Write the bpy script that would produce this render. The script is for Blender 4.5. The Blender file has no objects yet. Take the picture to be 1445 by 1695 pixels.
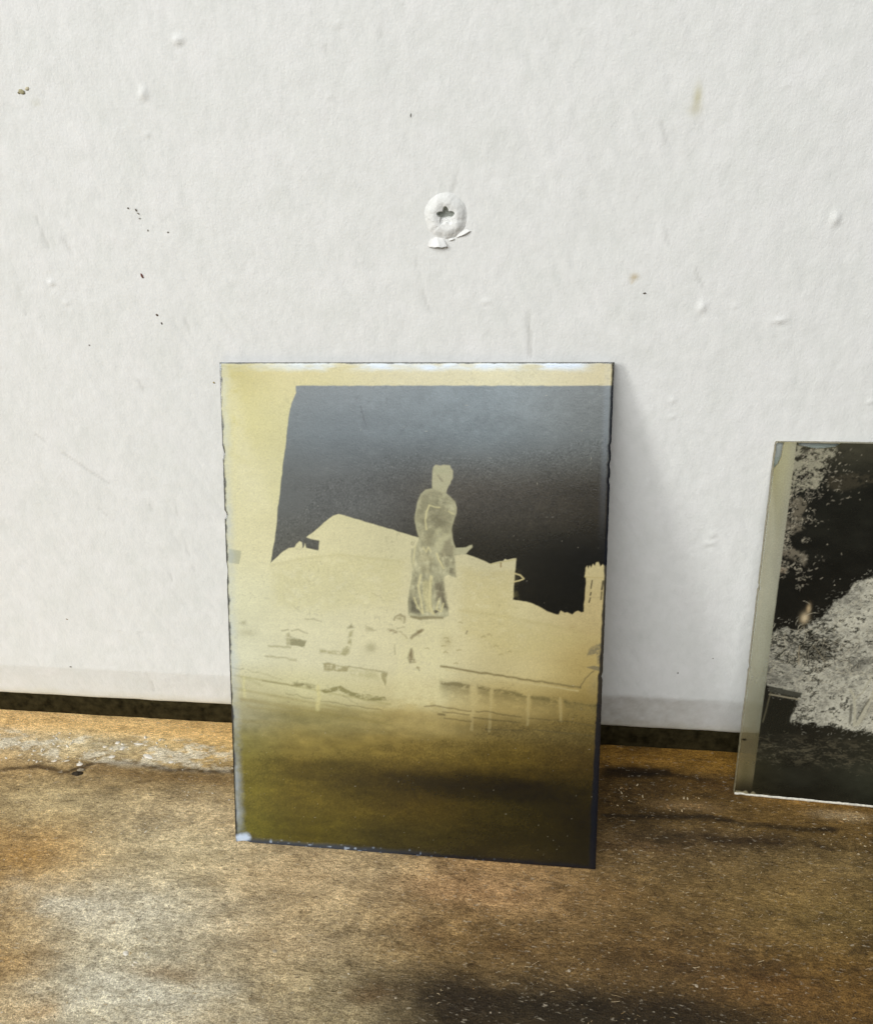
import bpy, bmesh, math, random
import numpy as np
from mathutils import Vector, Matrix

# ---------------------------------------------------------------- camera, light, exposure
scene = bpy.context.scene
cam_data = bpy.data.cameras.new('camera')
cam = bpy.data.objects.new('camera', cam_data)
scene.collection.objects.link(cam)
CR = Vector((0.99210881, 0.120408, -0.03495733)); CU = Vector((-0.02284899, 0.44777322, 0.89385517))
CF = Vector((-0.12328027, 0.88600285, -0.44699096))
cam.matrix_world = Matrix(((CR.x, CU.x, -CF.x, 0.0282876), (CR.y, CU.y, -CF.y, -0.1705495),
                           (CR.z, CU.z, -CF.z, 0.1621412), (0, 0, 0, 1)))
cam_data.sensor_fit = 'HORIZONTAL'
cam_data.angle = 1.0182369
cam_data.clip_start = 0.005
cam_data.clip_end = 50
scene.camera = cam

world = bpy.data.worlds.new('World'); scene.world = world; world.use_nodes = True
world.node_tree.nodes['Background'].inputs[0].default_value = (0.95, 0.97, 1.0, 1)
world.node_tree.nodes['Background'].inputs[1].default_value = 0.085

def area(name, loc, target, sx, sy, power, col):
    d = bpy.data.lights.new(name, 'AREA'); d.shape = 'RECTANGLE'; d.size = sx; d.size_y = sy
    d.energy = power; d.color = col
    o = bpy.data.objects.new(name, d); scene.collection.objects.link(o)
    o.location = loc
    o.rotation_euler = (Vector(target) - Vector(loc)).to_track_quat('-Z', 'Y').to_euler()
    return o
# a broad window in front, a narrower one to the left, and a weak added fill from the right
area('window_light', (-0.95, -2.1, 1.76), (-0.40, 0, 0.10), 3.1, 1.9, 80, (1.0, 0.996, 0.99))
area('left_window_light', (-2.8, -1.9, 1.25), (0, 0, 0.06), 0.7, 1.2, 58, (1.0, 0.985, 0.955))
area('side_light', (1.1, -0.55, 0.75), (0.08, 0, 0.05), 0.5, 0.6, 0.9, (1.0, 0.97, 0.93))

scene.view_settings.view_transform = 'Standard'
scene.view_settings.look = 'None'
scene.view_settings.exposure = 0.0
scene.view_settings.gamma = 1.0
scene.view_settings.use_curve_mapping = False
scene.render.engine = 'CYCLES'

# ---------------------------------------------------------------- traced shapes, in millimetres on their own surface
TOWN_SHAPES=[
 
 ('sky',[(18.25,114.69),(92.12,114.92),(93.39,75.05),(89.39,74.5),(88.98,74.91),(88.46,74.33),(88.02,75.3),(87.49,75.14),(87.24,74.43),(86.82,74.84),(86.45,73.99),(86.16,74.54),(85.78,73.82),(85.62,74.52),(85.23,73.95),(85.16,71.98),(85.44,71.57),(85.3,67.61),(85.15,63.62),(84.61,63.46),(83.78,63.85),(83.24,63.54),(82.58,62.95),(81.33,63.33),(80.79,63.16),(79.95,63.7),(79.57,62.68),(79.02,62.66),(76.79,63.43),(74.69,64.64),(73.01,65.29),(71.62,65.52),(68.97,65.85),(69.17,69.86),(69.39,73.14),(69.61,75.7),(67.55,75.21),(66.99,75.48),(66.58,75.04),(63.68,74.24),(60.59,75.42),(57.92,76.33),(47.89,79.6),(39.35,81.94),(33.61,83.5),(29.29,84.69),(27.85,84.94),(26.68,84.62),(24.91,83.29),(22.69,81.21),(20.01,79.26),(21.18,78.86),(23.23,78.48),(22.9,76.14),(19.96,76.64),(19.69,77.8),(19.37,76.77),(19.07,76.61),(18.95,77.92),(18.37,78.2),(17.62,77.59),(17.15,76.7),(15.67,76.51),(14.46,75.75),(12.94,74.38),(11.1,72.7),(11.63,75.66),(12.47,79.63),(13.05,84.73),(13.76,89.79),(14.47,94.8),(15.33,100.19),(15.85,103.99),(16.37,107.49),(17.01,110.55),(18.36,113.04),(18.23,113.73)]),
 ('line',[(86.81,71.05),(86.6,69.21)],0.304,(40,36,22),0.9,0.16,0.0),('line',[(86.64,68.22),(86.52,67.65)],0.345,(40,36,22),0.9,0.16,0.0),
 ('line',[(86.54,66.95),(86.3,65.94)],0.304,(40,36,22),0.9,0.16,0.0),('line',[(89.25,70.99),(89.05,69.02)],0.414,(40,36,22),0.9,0.16,0.0),
 ('line',[(89.07,68.45),(88.99,66.75)],0.414,(40,36,22),0.8,0.16,0.0),('line',[(85.16,71.84),(89.49,71.71)],0.207,(165,150,95),0.6,0.16,0.0),
 ('line',[(69.13,72.14),(70.52,71.76),(71.37,70.94),(70.41,70.48),(69.17,70.15)],0.276,(205,192,140),0.95,0.16,0.0),
 ('line',[(66.04,74.46),(66.05,73.6)],0.345,(120,95,50),0.8,0.16,0.0),('line',[(63.68,74.1),(69.48,75.41)],0.221,(165,155,100),0.6,0.16,0.0),
 ('fill',[(50.07,95.31),(50.33,96.44),(50.85,96.92),(51.85,96.73),(52.64,96.97),(54.03,96.81),(54.22,96.35),(54.8,95.65),(54.76,93.95),(54.32,93.16),(54.25,92.69),(53.8,91.97),(53.34,91.04),(53.26,90.38),(54.27,89.48),(55.33,88.39),(55.74,87.13),(55.64,85.81),(55.23,84.47),(54.72,82.86),(54.54,82.0),(54.79,80.19),(55.15,78.6),(55.56,77.69),(56.75,77.78),(57.86,77.87),(58.73,78.38),(59.33,78.5),(59.44,78.02),(58.66,77.22),(57.96,76.26),(56.77,76.17),(55.44,75.92),(55.57,73.49),(55.67,70.57),(54.01,71.27),(52.95,70.69),(53.11,66.61),(53.94,63.62),(54.11,61.43),(52.88,60.83),(47.19,60.26),(44.47,61.09),(44.36,64.08),(44.74,67.4),(45.55,72.08),(45.06,74.24),(45.33,76.96),(46.4,78.07),(47.02,79.71),(46.4,81.71),(46.02,83.71),(46.12,85.71),(46.6,88.25),(47.39,90.07),(48.45,91.07),(50.04,91.45),(49.98,93.08)],(176,173,140),0.95,0.2,0.06),
 ('fill',[(47.39,89.86),(50.04,91.18),(53.21,90.25),(55.28,88.18),(55.51,86.33),(54.59,82.86),(54.34,80.45),(50.89,79.01),(50.63,77.93),(47.69,77.84),(47.15,79.71),(46.29,82.38),(46.28,85.58)],(140,137,108),0.85,0.6,0.4),
 ('blob',(51.93,84.12),2.48,2.55,(116,111,86),0.6),('blob',(48.21,84.03),1.04,5.1,(132,129,102),0.5),('blob',(49.16,79.5),1.17,1.7,(116,111,84),0.6),
 ('fill',[(50.76,80.08),(50.88,81.69),(51.94,82.52),(53.54,80.96),(54.34,80.45),(53.15,79.34),(53.03,77.73),(51.98,76.35),(50.9,77.13)],(184,181,144),0.85,0.6,0.4),
 ('fill',[(53.08,79.07),(54.61,79.92),(55.16,77.25),(55.56,70.78),(54.01,71.82),(52.52,74.48),(51.85,75.54)],(136,131,104),0.85,0.6,0.4),
 ('fill',[(47.16,76.74),(48.77,76.39),(50.11,74.94),(50.66,73.06),(49.32,70.84),(47.44,71.87)],(158,153,120),0.8,0.6,0.4),
 ('fill',[(45.82,72.09),(47.44,71.87),(46.63,68.29),(47.45,65.02),(47.73,62.0),(45.15,61.89),(44.6,65.19)],(136,133,106),0.8,0.6,0.4),
 ('fill',[(47.71,71.33),(49.32,70.57),(49.34,65.64),(49.76,61.8),(48.27,61.74),(47.17,68.31)],(144,141,112),0.75,0.6,0.4),
 ('fill',[(50.68,69.25),(52.82,70.15),(53.05,66.88),(53.88,63.62),(53.81,62.52),(52.04,65.47),(51.23,65.17)],(120,113,90),0.85,0.6,0.4),
 ('fill',[(44.87,65.2),(45.83,64.96),(47.46,62.26),(47.19,61.56),(45.15,61.89)],(90,87,72),0.8,0.6,0.4),
 ('fill',[(52.58,65.49),(53.39,64.97),(53.94,63.07),(52.32,63.56)],(86,83,68),0.75,0.6,0.4),
 ('fill',[(50.3,62.38),(51.78,63.26),(52.06,62.72),(50.44,61.42)],(82,77,62),0.8,0.2,0.2),
 ('fill',[(45.01,61.06),(52.88,61.1),(52.74,60.6),(47.19,60.2),(44.74,60.63)],(128,121,88),0.85,0.25,0.2),
 ('fill',[(47.93,69.43),(48.65,70.0),(49.92,69.5),(50.02,66.22),(50.22,62.93),(49.63,62.07),(48.68,62.31),(48.04,66.14)],(196,189,140),0.55,0.3,0.2),
 ('shade',[(46.4,78.07),(55.44,75.92),(55.62,70.57),(52.95,70.69),(53.94,63.62),(54.11,61.43),(44.47,61.09),(44.36,64.08),(45.55,72.08)],1.0,1.0,4.0,101),
 ('shade',[(47.39,89.86),(50.04,91.18),(53.21,90.25),(55.28,88.18),(55.51,86.33),(54.59,82.86),(54.34,80.45),(50.89,79.01),(50.63,77.93),(47.69,77.84),(47.15,79.71),(46.29,82.38),(46.28,85.58)],0.6,1.6,2.4,107),
 ('line',[(49.31,87.52),(48.79,85.91),(48.42,83.77),(48.69,81.9)],0.375,(208,201,152),0.85,0.22,0.15),
 ('line',[(49.66,87.39),(51.12,87.03),(51.91,87.05)],0.219,(208,201,152),0.85,0.22,0.15),
 ('line',[(53.77,86.29),(55.09,85.53)],0.219,(208,201,152),0.85,0.22,0.15),
 ('line',[(47.44,71.05),(46.9,68.3),(47.45,65.3),(47.95,61.73)],0.438,(208,201,152),0.85,0.22,0.15),
 ('line',[(49.86,70.59),(49.61,67.3),(49.62,63.45),(50.44,61.69)],0.688,(208,201,152),0.85,0.22,0.15),
 ('line',[(45.82,65.51),(46.64,63.34),(47.73,62.0)],0.375,(208,201,152),0.85,0.22,0.15),
 ('line',[(51.77,65.19),(51.25,62.97),(52.33,62.46),(52.85,64.4)],0.375,(208,201,152),0.85,0.22,0.15),
 ('line',[(47.96,77.58),(48.63,76.52),(49.16,77.61),(49.7,76.69)],0.313,(208,201,152),0.85,0.22,0.15),
 ('line',[(51.18,76.06),(51.99,74.19),(52.8,72.86)],0.438,(208,201,152),0.85,0.22,0.15),
 ('line',[(46.21,77.8),(45.81,75.35),(45.68,73.72)],0.25,(208,201,152),0.85,0.22,0.15),
 ('line',[(48.07,84.03),(48.26,83.23)],0.313,(103,98,77),0.5,0.22,0.15),('line',[(51.98,75.0),(52.8,73.13)],0.25,(103,98,77),0.5,0.22,0.15),
 ('line',[(50.97,64.88),(51.77,65.19)],0.188,(103,98,77),0.5,0.22,0.15),
 ('line',[(45.41,78.85),(45.22,78.31),(45.68,78.0),(45.81,78.73)],0.188,(103,98,77),0.5,0.22,0.15),
 ('line',[(45.41,77.23),(45.14,75.33)],0.156,(103,98,77),0.5,0.22,0.15),('line',[(51.34,94.42),(52.4,93.12)],0.438,(103,98,77),0.5,0.22,0.15),
 ('line',[(55.44,76.05),(56.5,76.08)],0.156,(103,98,77),0.5,0.22,0.15),
 ('fill',[(50.33,96.23),(53.95,96.68),(54.49,95.26),(50.55,94.67)],(166,167,134),0.6,0.4,0.3),
 ('fill',[(1.48,116.86),(3.48,115.48),(5.28,107.4),(8.18,96.12),(11.75,86.15),(5.01,84.54),(2.29,97.46),(1.44,107.37)],(230,226,188),0.45,2.2,0.3),  # soft sheen along the left border, painted as a pale wedge
 ('fill',[(43.91,59.76),(55.39,59.94),(54.91,49.6),(53.55,38.28),(40.65,38.61),(42.44,50.49)],(222,216,168),0.4,1.6,0.8),
 ('fill',[(11.35,70.79),(24.8,75.62),(43.91,74.76),(43.33,63.85),(21.61,61.51),(11.9,62.63)],(198,192,138),0.35,2.0,1.2),
 ('fill',[(56.41,73.0),(68.98,72.71),(68.66,60.5),(80.34,59.55),(87.28,56.98),(70.79,51.85),(57.29,55.63)],(184,172,116),0.35,2.0,1.2),
 ('line',[(11.09,72.11),(18.87,73.98),(27.72,75.27),(43.34,74.02)],0.414,(178,170,116),0.3,0.5,0.0),
 ('line',[(56.5,62.91),(68.63,61.66),(84.48,58.87)],0.414,(170,158,104),0.3,0.5,0.0),
 ('line',[(1.12,44.17),(13.68,42.66),(27.27,40.62),(39.92,38.87)],0.414,(150,144,92),0.45,0.3,0.0),
 ('line',[(1.01,40.74),(18.17,38.58),(39.16,35.77)],0.552,(140,130,78),0.4,0.4,0.0),
 ('line',[(2.78,38.03),(21.16,35.96),(40.64,33.71)],0.69,(132,120,66),0.35,0.5,0.0),
 ('fill',[(0.82,75.86),(3.92,75.41),(3.26,72.17),(0.7,72.45)],(170,172,146),0.75,0.15,0.03),
 ('fill',[(15.6,54.69),(19.77,53.78),(19.19,52.03),(15.54,52.41)],(140,137,104),0.9,0.2,0.4),
 ('fill',[(14.58,55.19),(15.43,55.59),(15.73,52.49),(14.63,52.26)],(158,153,116),0.7,0.42,0.4),
 ('line',[(13.43,56.06),(15.08,56.31)],0.301,(142,135,100),0.675,0.32,0.4),
 ('line',[(15.99,56.06),(17.82,56.43),(19.8,55.71)],0.267,(142,135,100),0.675,0.32,0.4),
 ('line',[(19.33,59.22),(21.14,59.33),(23.12,58.83)],0.201,(142,135,100),0.675,0.32,0.4),
 ('line',[(10.21,52.05),(12.23,51.96),(15.53,51.86)],0.535,(160,155,118),0.63,0.32,0.4),
 ('line',[(9.22,49.49),(12.91,49.41),(16.93,48.79)],0.468,(158,153,116),0.63,0.32,0.4),
 ('line',[(16.32,62.72),(17.91,60.79)],0.334,(175,171,131),0.45,0.32,0.4),('line',[(34.45,66.81),(38.14,65.17)],0.201,(165,158,121),0.45,0.32,0.4),
 ('fill',[(22.82,51.83),(28.24,51.5),(29.52,53.31),(30.27,56.61),(31.09,56.64),(30.77,53.0),(29.12,50.3),(22.8,50.88)],(162,157,116),0.8,0.42,0.4),
 ('fill',[(29.74,57.49),(30.83,58.44),(31.35,57.45)],(130,125,92),0.85,0.42,0.4),
 ('fill',[(34.03,58.39),(36.16,57.22),(37.57,57.28),(34.37,56.6)],(146,139,102),0.7,0.42,0.4),
 ('fill',[(39.52,57.37),(40.4,57.77),(42.52,56.96),(40.75,56.42)],(128,115,82),0.85,0.42,0.4),
 ('line',[(42.52,57.14),(44.27,55.6)],0.234,(150,141,100),0.63,0.32,0.4),('line',[(41.81,58.01),(43.57,58.26)],0.201,(142,135,100),0.675,0.32,0.4),
 ('line',[(41.11,59.77),(41.54,60.85),(42.52,61.29),(43.5,60.76),(43.4,59.32)],0.401,(112,101,70),0.7200000000000001,0.32,0.4),
 ('fill',[(41.64,60.32),(42.87,61.09),(42.87,59.66)],(140,131,92),0.7,0.42,0.4),('blob',(35.42,52.85),1.5,1.27,(150,145,108),0.6),
 ('blob',(3.91,57.66),0.67,0.58,(150,147,114),0.6),('blob',(4.94,55.13),2.01,0.8,(176,173,138),0.6),
 ('fill',[(44.2,50.73),(45.15,53.02),(45.86,51.17),(46.28,49.68),(44.98,49.5)],(120,107,76),0.85,0.42,0.4),
 ('line',[(45.15,52.94),(45.05,49.69)],0.201,(100,89,64),0.54,0.32,0.4),
 ('line',[(45.33,55.65),(46.38,56.59),(47.77,57.73)],0.735,(120,109,78),0.7200000000000001,0.32,0.4),
 ('line',[(46.74,48.5),(47.27,47.62)],0.267,(100,89,66),0.675,0.32,0.4),('line',[(41.28,53.85),(41.45,51.51)],0.201,(142,135,100),0.675,0.32,0.4),
 ('fill',[(23.49,48.56),(29.82,47.92),(29.44,46.65),(23.64,46.43)],(150,143,102),0.85,0.3,0.4),
 ('line',[(29.64,47.91),(34.3,47.34),(39.48,46.87)],0.267,(126,119,82),0.7200000000000001,0.32,0.4),
 ('fill',[(29.99,47.49),(37.52,46.77),(37.15,44.73),(30.69,45.5)],(178,173,128),0.6,0.8,0.4),
 ('fill',[(37.7,46.77),(39.55,46.87),(39.0,43.36),(37.8,44.95)],(150,143,102),0.85,0.2,0.4),
 ('line',[(0.17,46.07),(3.54,45.87)],0.201,(130,125,96),0.675,0.32,0.4),
 ('line',[(4.65,45.77),(8.35,44.92),(13.14,43.67)],0.201,(165,161,124),0.54,0.32,0.4),
 ('line',[(8.31,43.34),(12.0,42.68),(15.69,42.31)],0.435,(138,133,94),0.675,0.32,0.4),
 ('fill',[(16.08,43.34),(21.75,42.63),(21.74,41.81),(15.87,42.25)],(136,131,90),0.85,0.42,0.4),
 ('fill',[(22.84,41.76),(24.85,42.05),(27.77,42.88),(30.65,41.44),(38.92,40.67),(38.92,39.79),(33.88,39.51),(30.27,40.31),(27.75,41.54),(23.73,40.73)],(128,123,78),0.85,0.25,0.35),
 ('line',[(14.16,40.06),(17.48,39.72),(21.14,39.17)],0.201,(120,115,78),0.675,0.32,0.4),
 ('line',[(22.61,38.95),(29.16,38.2),(37.83,37.21)],0.201,(110,105,68),0.7200000000000001,0.32,0.4),
 ('line',[(28.46,40.39),(32.06,38.37)],0.134,(142,135,100),0.675,0.32,0.4),('line',[(4.21,43.39),(8.27,41.92)],0.535,(176,173,132),0.54,0.32,0.4),
 ('line',[(2.55,38.22),(37.46,35.7)],0.468,(140,129,80),0.27,0.32,0.4),('line',[(4.37,36.43),(37.45,33.09)],0.668,(140,129,80),0.27,0.32,0.4),
 ('line',[(0.48,32.78),(39.24,31.34)],0.869,(140,129,80),0.27,0.32,0.4),('line',[(0.38,40.93),(3.75,40.55)],0.267,(140,129,80),0.27,0.32,0.4),
 ('line',[(22.48,42.49),(22.25,39.31),(21.9,36.48)],0.802,(208,200,142),0.63,0.32,0.4),
 ('line',[(3.65,43.36),(3.5,38.84)],0.668,(208,204,152),0.63,0.32,0.4),
 ('line',[(52.31,49.1),(61.53,47.91),(70.82,46.95),(84.91,45.44)],0.535,(112,101,64),0.8,0.24,0.22),
 ('line',[(53.54,48.23),(70.84,46.13),(84.43,44.6)],0.334,(196,183,134),0.45,0.24,0.22),
 ('line',[(84.91,45.44),(86.0,47.81),(87.95,49.67)],0.234,(92,81,56),0.85,0.24,0.22),
 ('fill',[(52.23,45.41),(59.22,44.76),(59.05,43.88),(52.41,44.55)],(96,87,52),0.55,0.3,0.35),
 ('fill',[(52.23,45.41),(59.22,44.76),(59.07,42.58),(52.42,43.24)],(96,87,52),0.35,0.8,0.35),
 ('fill',[(52.23,45.41),(59.22,44.76),(59.09,40.4),(52.43,41.05)],(96,87,52),0.28,0.8,0.35),
 ('fill',[(61.16,44.72),(64.21,44.3),(64.05,43.43),(61.34,43.86)],(96,87,52),0.55,0.3,0.35),
 ('fill',[(61.16,44.72),(64.21,44.3),(64.07,42.13),(61.36,42.56)],(96,87,52),0.35,0.8,0.35),
 ('fill',[(61.16,44.72),(64.21,44.3),(64.1,39.95),(61.39,40.38)],(96,87,52),0.28,0.8,0.35),
 ('fill',[(64.87,44.05),(72.61,43.17),(72.46,42.3),(65.05,43.19)],(96,87,52),0.55,0.3,0.35),
 ('fill',[(64.87,44.05),(72.61,43.17),(72.49,41.0),(65.08,41.89)],(96,87,52),0.35,0.8,0.35),
 ('fill',[(64.87,44.05),(72.61,43.17),(72.53,38.84),(65.11,39.72)],(96,87,52),0.28,0.8,0.35),
 ('fill',[(73.47,43.0),(79.84,42.49),(79.69,41.62),(73.66,42.15)],(96,87,52),0.55,0.3,0.35),
 ('fill',[(73.47,43.0),(79.84,42.49),(79.73,40.33),(73.69,40.86)],(96,87,52),0.35,0.8,0.35),
 ('fill',[(73.47,43.0),(79.84,42.49),(79.78,38.17),(73.74,38.69)],(96,87,52),0.28,0.8,0.35),
 ('fill',[(81.13,42.35),(89.72,41.54),(89.59,40.68),(81.32,41.5)],(96,87,52),0.55,0.3,0.35),
 ('fill',[(81.13,42.35),(89.72,41.54),(89.63,39.39),(81.36,40.21)],(96,87,52),0.35,0.8,0.35),
 ('fill',[(81.13,42.35),(89.72,41.54),(89.7,37.25),(81.42,38.05)],(96,87,52),0.28,0.8,0.35),
 ('line',[(59.67,44.82),(60.07,39.94),(59.8,33.71)],0.668,(185,171,120),0.3,0.24,0.22),
 ('line',[(64.52,44.36),(64.24,40.18),(64.09,33.6)],0.668,(185,171,120),0.3,0.24,0.22),
 ('line',[(73.02,43.19),(72.95,35.6)],0.668,(185,171,120),0.3,0.24,0.22),('line',[(80.38,42.52),(80.76,37.15)],0.668,(185,171,120),0.3,0.24,0.22),
 ('line',[(48.31,38.73),(51.14,39.15),(53.61,38.77),(59.57,38.24)],0.301,(84,75,46),0.65,0.24,0.22),
 ('line',[(60.79,38.16),(63.4,38.46),(66.18,37.93),(71.53,37.48)],0.301,(84,75,46),0.65,0.24,0.22),
 ('line',[(73.08,37.24),(81.28,37.0),(89.57,36.23)],0.234,(84,75,46),0.65,0.24,0.22),
 ('line',[(52.91,37.71),(59.23,37.34)],0.267,(84,75,46),0.65,0.24,0.22),('line',[(53.27,36.07),(59.6,35.68)],0.267,(84,75,46),0.65,0.24,0.22),
 ('line',[(51.86,37.1),(53.27,36.99)],0.602,(84,75,46),0.65,0.24,0.22),('line',[(60.29,36.67),(71.05,36.03)],0.334,(84,75,46),0.65,0.24,0.22),
 ('line',[(63.11,33.91),(71.77,34.07)],0.334,(84,75,46),0.65,0.24,0.22),('line',[(74.51,34.6),(89.49,33.71)],0.334,(84,75,46),0.65,0.24,0.22),
 ('fill',[(86.17,52.93),(86.93,55.17),(89.44,56.33),(89.69,52.04),(88.62,51.47),(88.29,54.08),(87.15,53.5)],(112,105,82),0.85,0.3,0.4),
 ('fill',[(86.19,50.47),(88.07,50.98),(89.64,50.64),(89.44,49.68),(87.43,50.0)],(108,101,78),0.85,0.2,0.2),
 ('blob',(88.22,46.51),1.34,2.91,(140,127,88),0.5),('fill',[(46.51,57.67),(47.91,58.09),(47.04,56.08)],(120,107,74),0.7,0.4,0.35),
 ('line',[(58.14,57.29),(58.41,57.83)],0.334,(84,73,52),0.75,0.24,0.22),
 ('line',[(53.07,55.99),(53.49,56.05),(53.87,55.99)],0.234,(140,127,82),0.65,0.24,0.22),
 ('line',[(53.6,55.05),(54.01,55.36),(54.39,55.13)],0.234,(140,127,82),0.65,0.24,0.22),
 ('line',[(52.56,54.08),(52.98,54.24),(53.36,54.15)],0.234,(140,127,82),0.65,0.24,0.22),
 ('line',[(53.09,52.42),(53.51,52.83),(53.89,52.56)],0.234,(140,127,82),0.65,0.24,0.22),
 ('line',[(61.87,56.53),(62.27,56.8),(62.65,56.67)],0.234,(140,127,82),0.65,0.24,0.22),
 ('line',[(63.4,57.27),(63.81,57.39),(64.19,57.09)],0.234,(140,127,82),0.65,0.24,0.22),
 ('line',[(64.81,54.43),(65.21,54.8),(65.59,54.64)],0.234,(140,127,82),0.65,0.24,0.22),
 ('line',[(68.07,53.3),(68.48,53.53),(68.86,53.2)],0.234,(140,127,82),0.65,0.24,0.22),
 ('line',[(56.5,60.02),(56.91,60.1),(57.29,59.91)],0.234,(140,127,82),0.65,0.24,0.22),
 ('line',[(56.22,52.99),(56.63,53.34),(57.01,53.28)],0.234,(140,127,82),0.65,0.24,0.22),
 ('line',[(48.55,53.32),(48.97,53.52),(49.36,53.28)],0.234,(140,127,82),0.65,0.24,0.22),
 ('line',[(46.45,48.31),(46.88,48.36),(47.26,48.28)],0.234,(140,127,82),0.65,0.24,0.22),
 ('line',[(66.04,52.6),(66.44,52.91),(66.82,52.64)],0.234,(140,127,82),0.65,0.24,0.22),
 ('line',[(55.38,49.9),(55.79,50.07),(56.17,49.94)],0.234,(140,127,82),0.65,0.24,0.22),('blob',(53.67,54.95),1.5,2.18,(165,153,108),0.4),
 ('blob',(82.63,59.93),1.0,0.8,(168,151,104),0.5),('line',[(33.42,110.1),(34.24,106.94)],0.221,(70,72,72),0.6,0.16,0.0),
 ('line',[(33.96,107.63),(34.79,105.43)],0.179,(70,72,72),0.5,0.16,0.0),
]
GARDEN_SHAPES=[
 
 ('fill',[(4.05,95.13),(9.37,95.23),(13.14,95.87),(12.33,92.28),(11.19,89.07),(10.32,85.52),(7.96,85.45),(4.92,84.16),(4.2,81.13),(3.52,91.79)],(150,147,126),0.95,0.3,1.2),
 ('fill',[(12.04,88.51),(16.36,89.2),(21.08,89.04),(24.13,88.54),(24.3,87.39),(14.32,85.05),(12.42,85.58)],(66,61,48),0.6,0.8,1.0),
 ('fill',[(7.15,83.34),(8.66,81.89),(7.15,78.81),(8.44,77.03),(5.62,78.14),(4.3,80.22),(5.13,82.37)],(118,111,94),0.65,0.5,1.2),
 ('fill',[(3.87,78.07),(6.3,76.94),(8.36,75.49),(6.06,74.31),(4.15,75.63)],(116,109,93),0.7,0.5,1.0),
 ('fill',[(3.97,71.1),(6.51,70.43),(9.87,68.55),(9.84,66.49),(6.83,67.61),(4.06,69.06)],(118,111,95),0.75,0.5,0.9),
 ('fill',[(4.13,65.88),(5.99,65.33),(5.57,64.19),(4.17,64.28)],(120,108,90),0.85,0.2,0.4),('blob',(11.22,52.74),0.86,1.3,(204,186,150),0.9),
 ('blob',(11.83,55.27),0.46,1.12,(190,168,130),0.8),
 ('veg',[(3.41,47.82),(6.65,49.58),(11.68,50.09),(15.7,53.69),(19.04,59.62),(24.6,64.72),(32.32,68.86),(51.36,75.78),(69.85,79.44),(82.56,23.52),(30.73,22.46),(11.3,23.83),(11.55,26.79),(12.78,31.24),(5.6,32.76),(3.01,35.05)]),
 ('fill',[(5.37,33.47),(13.11,32.14),(12.84,30.76),(5.41,31.75)],(58,58,50),0.95,0.15,0.1),
 ('line',[(5.63,31.12),(12.61,30.23)],0.456,(128,122,102),0.9,0.15,0.05),
 ('fill',[(6.19,29.94),(11.97,29.45),(11.26,24.21),(12.34,19.94),(4.65,19.16),(5.3,24.45)],(28,28,22),0.95,0.3,0.15),
 ('line',[(5.78,31.6),(4.86,22.92)],0.342,(86,82,64),0.7,0.15,0.1),
 ('fill',[(10.81,45.53),(14.93,46.51),(19.12,44.44),(18.83,42.36),(15.04,41.03),(11.49,42.14)],(26,26,20),0.55,0.5,1.6),
 ('line',[(23.89,34.08),(25.02,32.06),(25.73,28.56),(26.28,23.92)],0.627,(176,172,150),0.8,0.15,0.25),
 ('line',[(29.27,33.85),(28.21,29.51),(26.94,24.35)],0.969,(180,176,154),0.8,0.15,0.25),
 ('line',[(28.12,37.94),(26.78,33.63),(25.25,31.37)],0.342,(168,164,142),0.8,0.15,0.25),
 ('line',[(32.0,36.18),(29.96,31.09),(27.69,25.15)],0.399,(160,156,136),0.8,0.15,0.25),
 ('line',[(10.85,45.19),(11.31,40.04)],0.342,(150,140,116),0.6,0.15,0.25),
 ('line',[(13.89,45.75),(15.22,44.15),(17.33,40.87)],0.2,(140,132,110),0.6,0.15,0.25),
 ('line',[(24.75,29.9),(25.14,24.9)],0.627,(46,46,36),0.6,0.15,0.25),('line',[(28.47,31.66),(26.69,26.13)],0.399,(52,50,40),0.6,0.15,0.25),
]
TOP_LOSS=[(4.34,96.42),(4.94,95.35),(8.66,94.65),(12.6,95.15),(13.64,96.02),(13.61,97.16),(4.24,97.28)]
CORNER_LOSS=[(-0.74,96.9),(1.73,96.37),(1.56,95.08),(1.31,92.61),(0.94,91.15),(-0.09,89.66),(-1.02,89.63)]
WALL_BLOBS=[
 (-43.41,178.22,0.91,0.65,0.9),(-52.65,169.21,0.65,1.04,0.8),(-53.17,161.79,0.39,0.39,0.6),(-82.94,131.99,0.65,0.52,0.7),(-80.46,127.3,0.52,0.39,0.6),
 (62.53,125.13,0.65,1.17,0.9),(86.11,142.14,0.65,1.17,1.0),(17.04,126.59,0.78,0.39,0.5),(58.47,104.48,0.52,0.65,0.6),(58.84,100.64,0.52,0.39,0.6),
 (69.02,125.19,0.39,0.39,0.6),(78.57,122.22,1.3,0.65,0.6),(-13.94,167.21,0.52,0.39,0.4),(100.09,104.44,0.52,0.52,0.6),(73.24,165.91,0.39,0.39,0.5),
 (70.78,68.35,0.91,0.52,0.5),(71.19,70.85,0.52,0.78,0.5),(-82.69,34.92,0.52,0.39,0.4),(-89.07,35.02,0.39,0.52,0.4),(-10.96,179.37,0.65,0.52,0.3),
]
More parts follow.
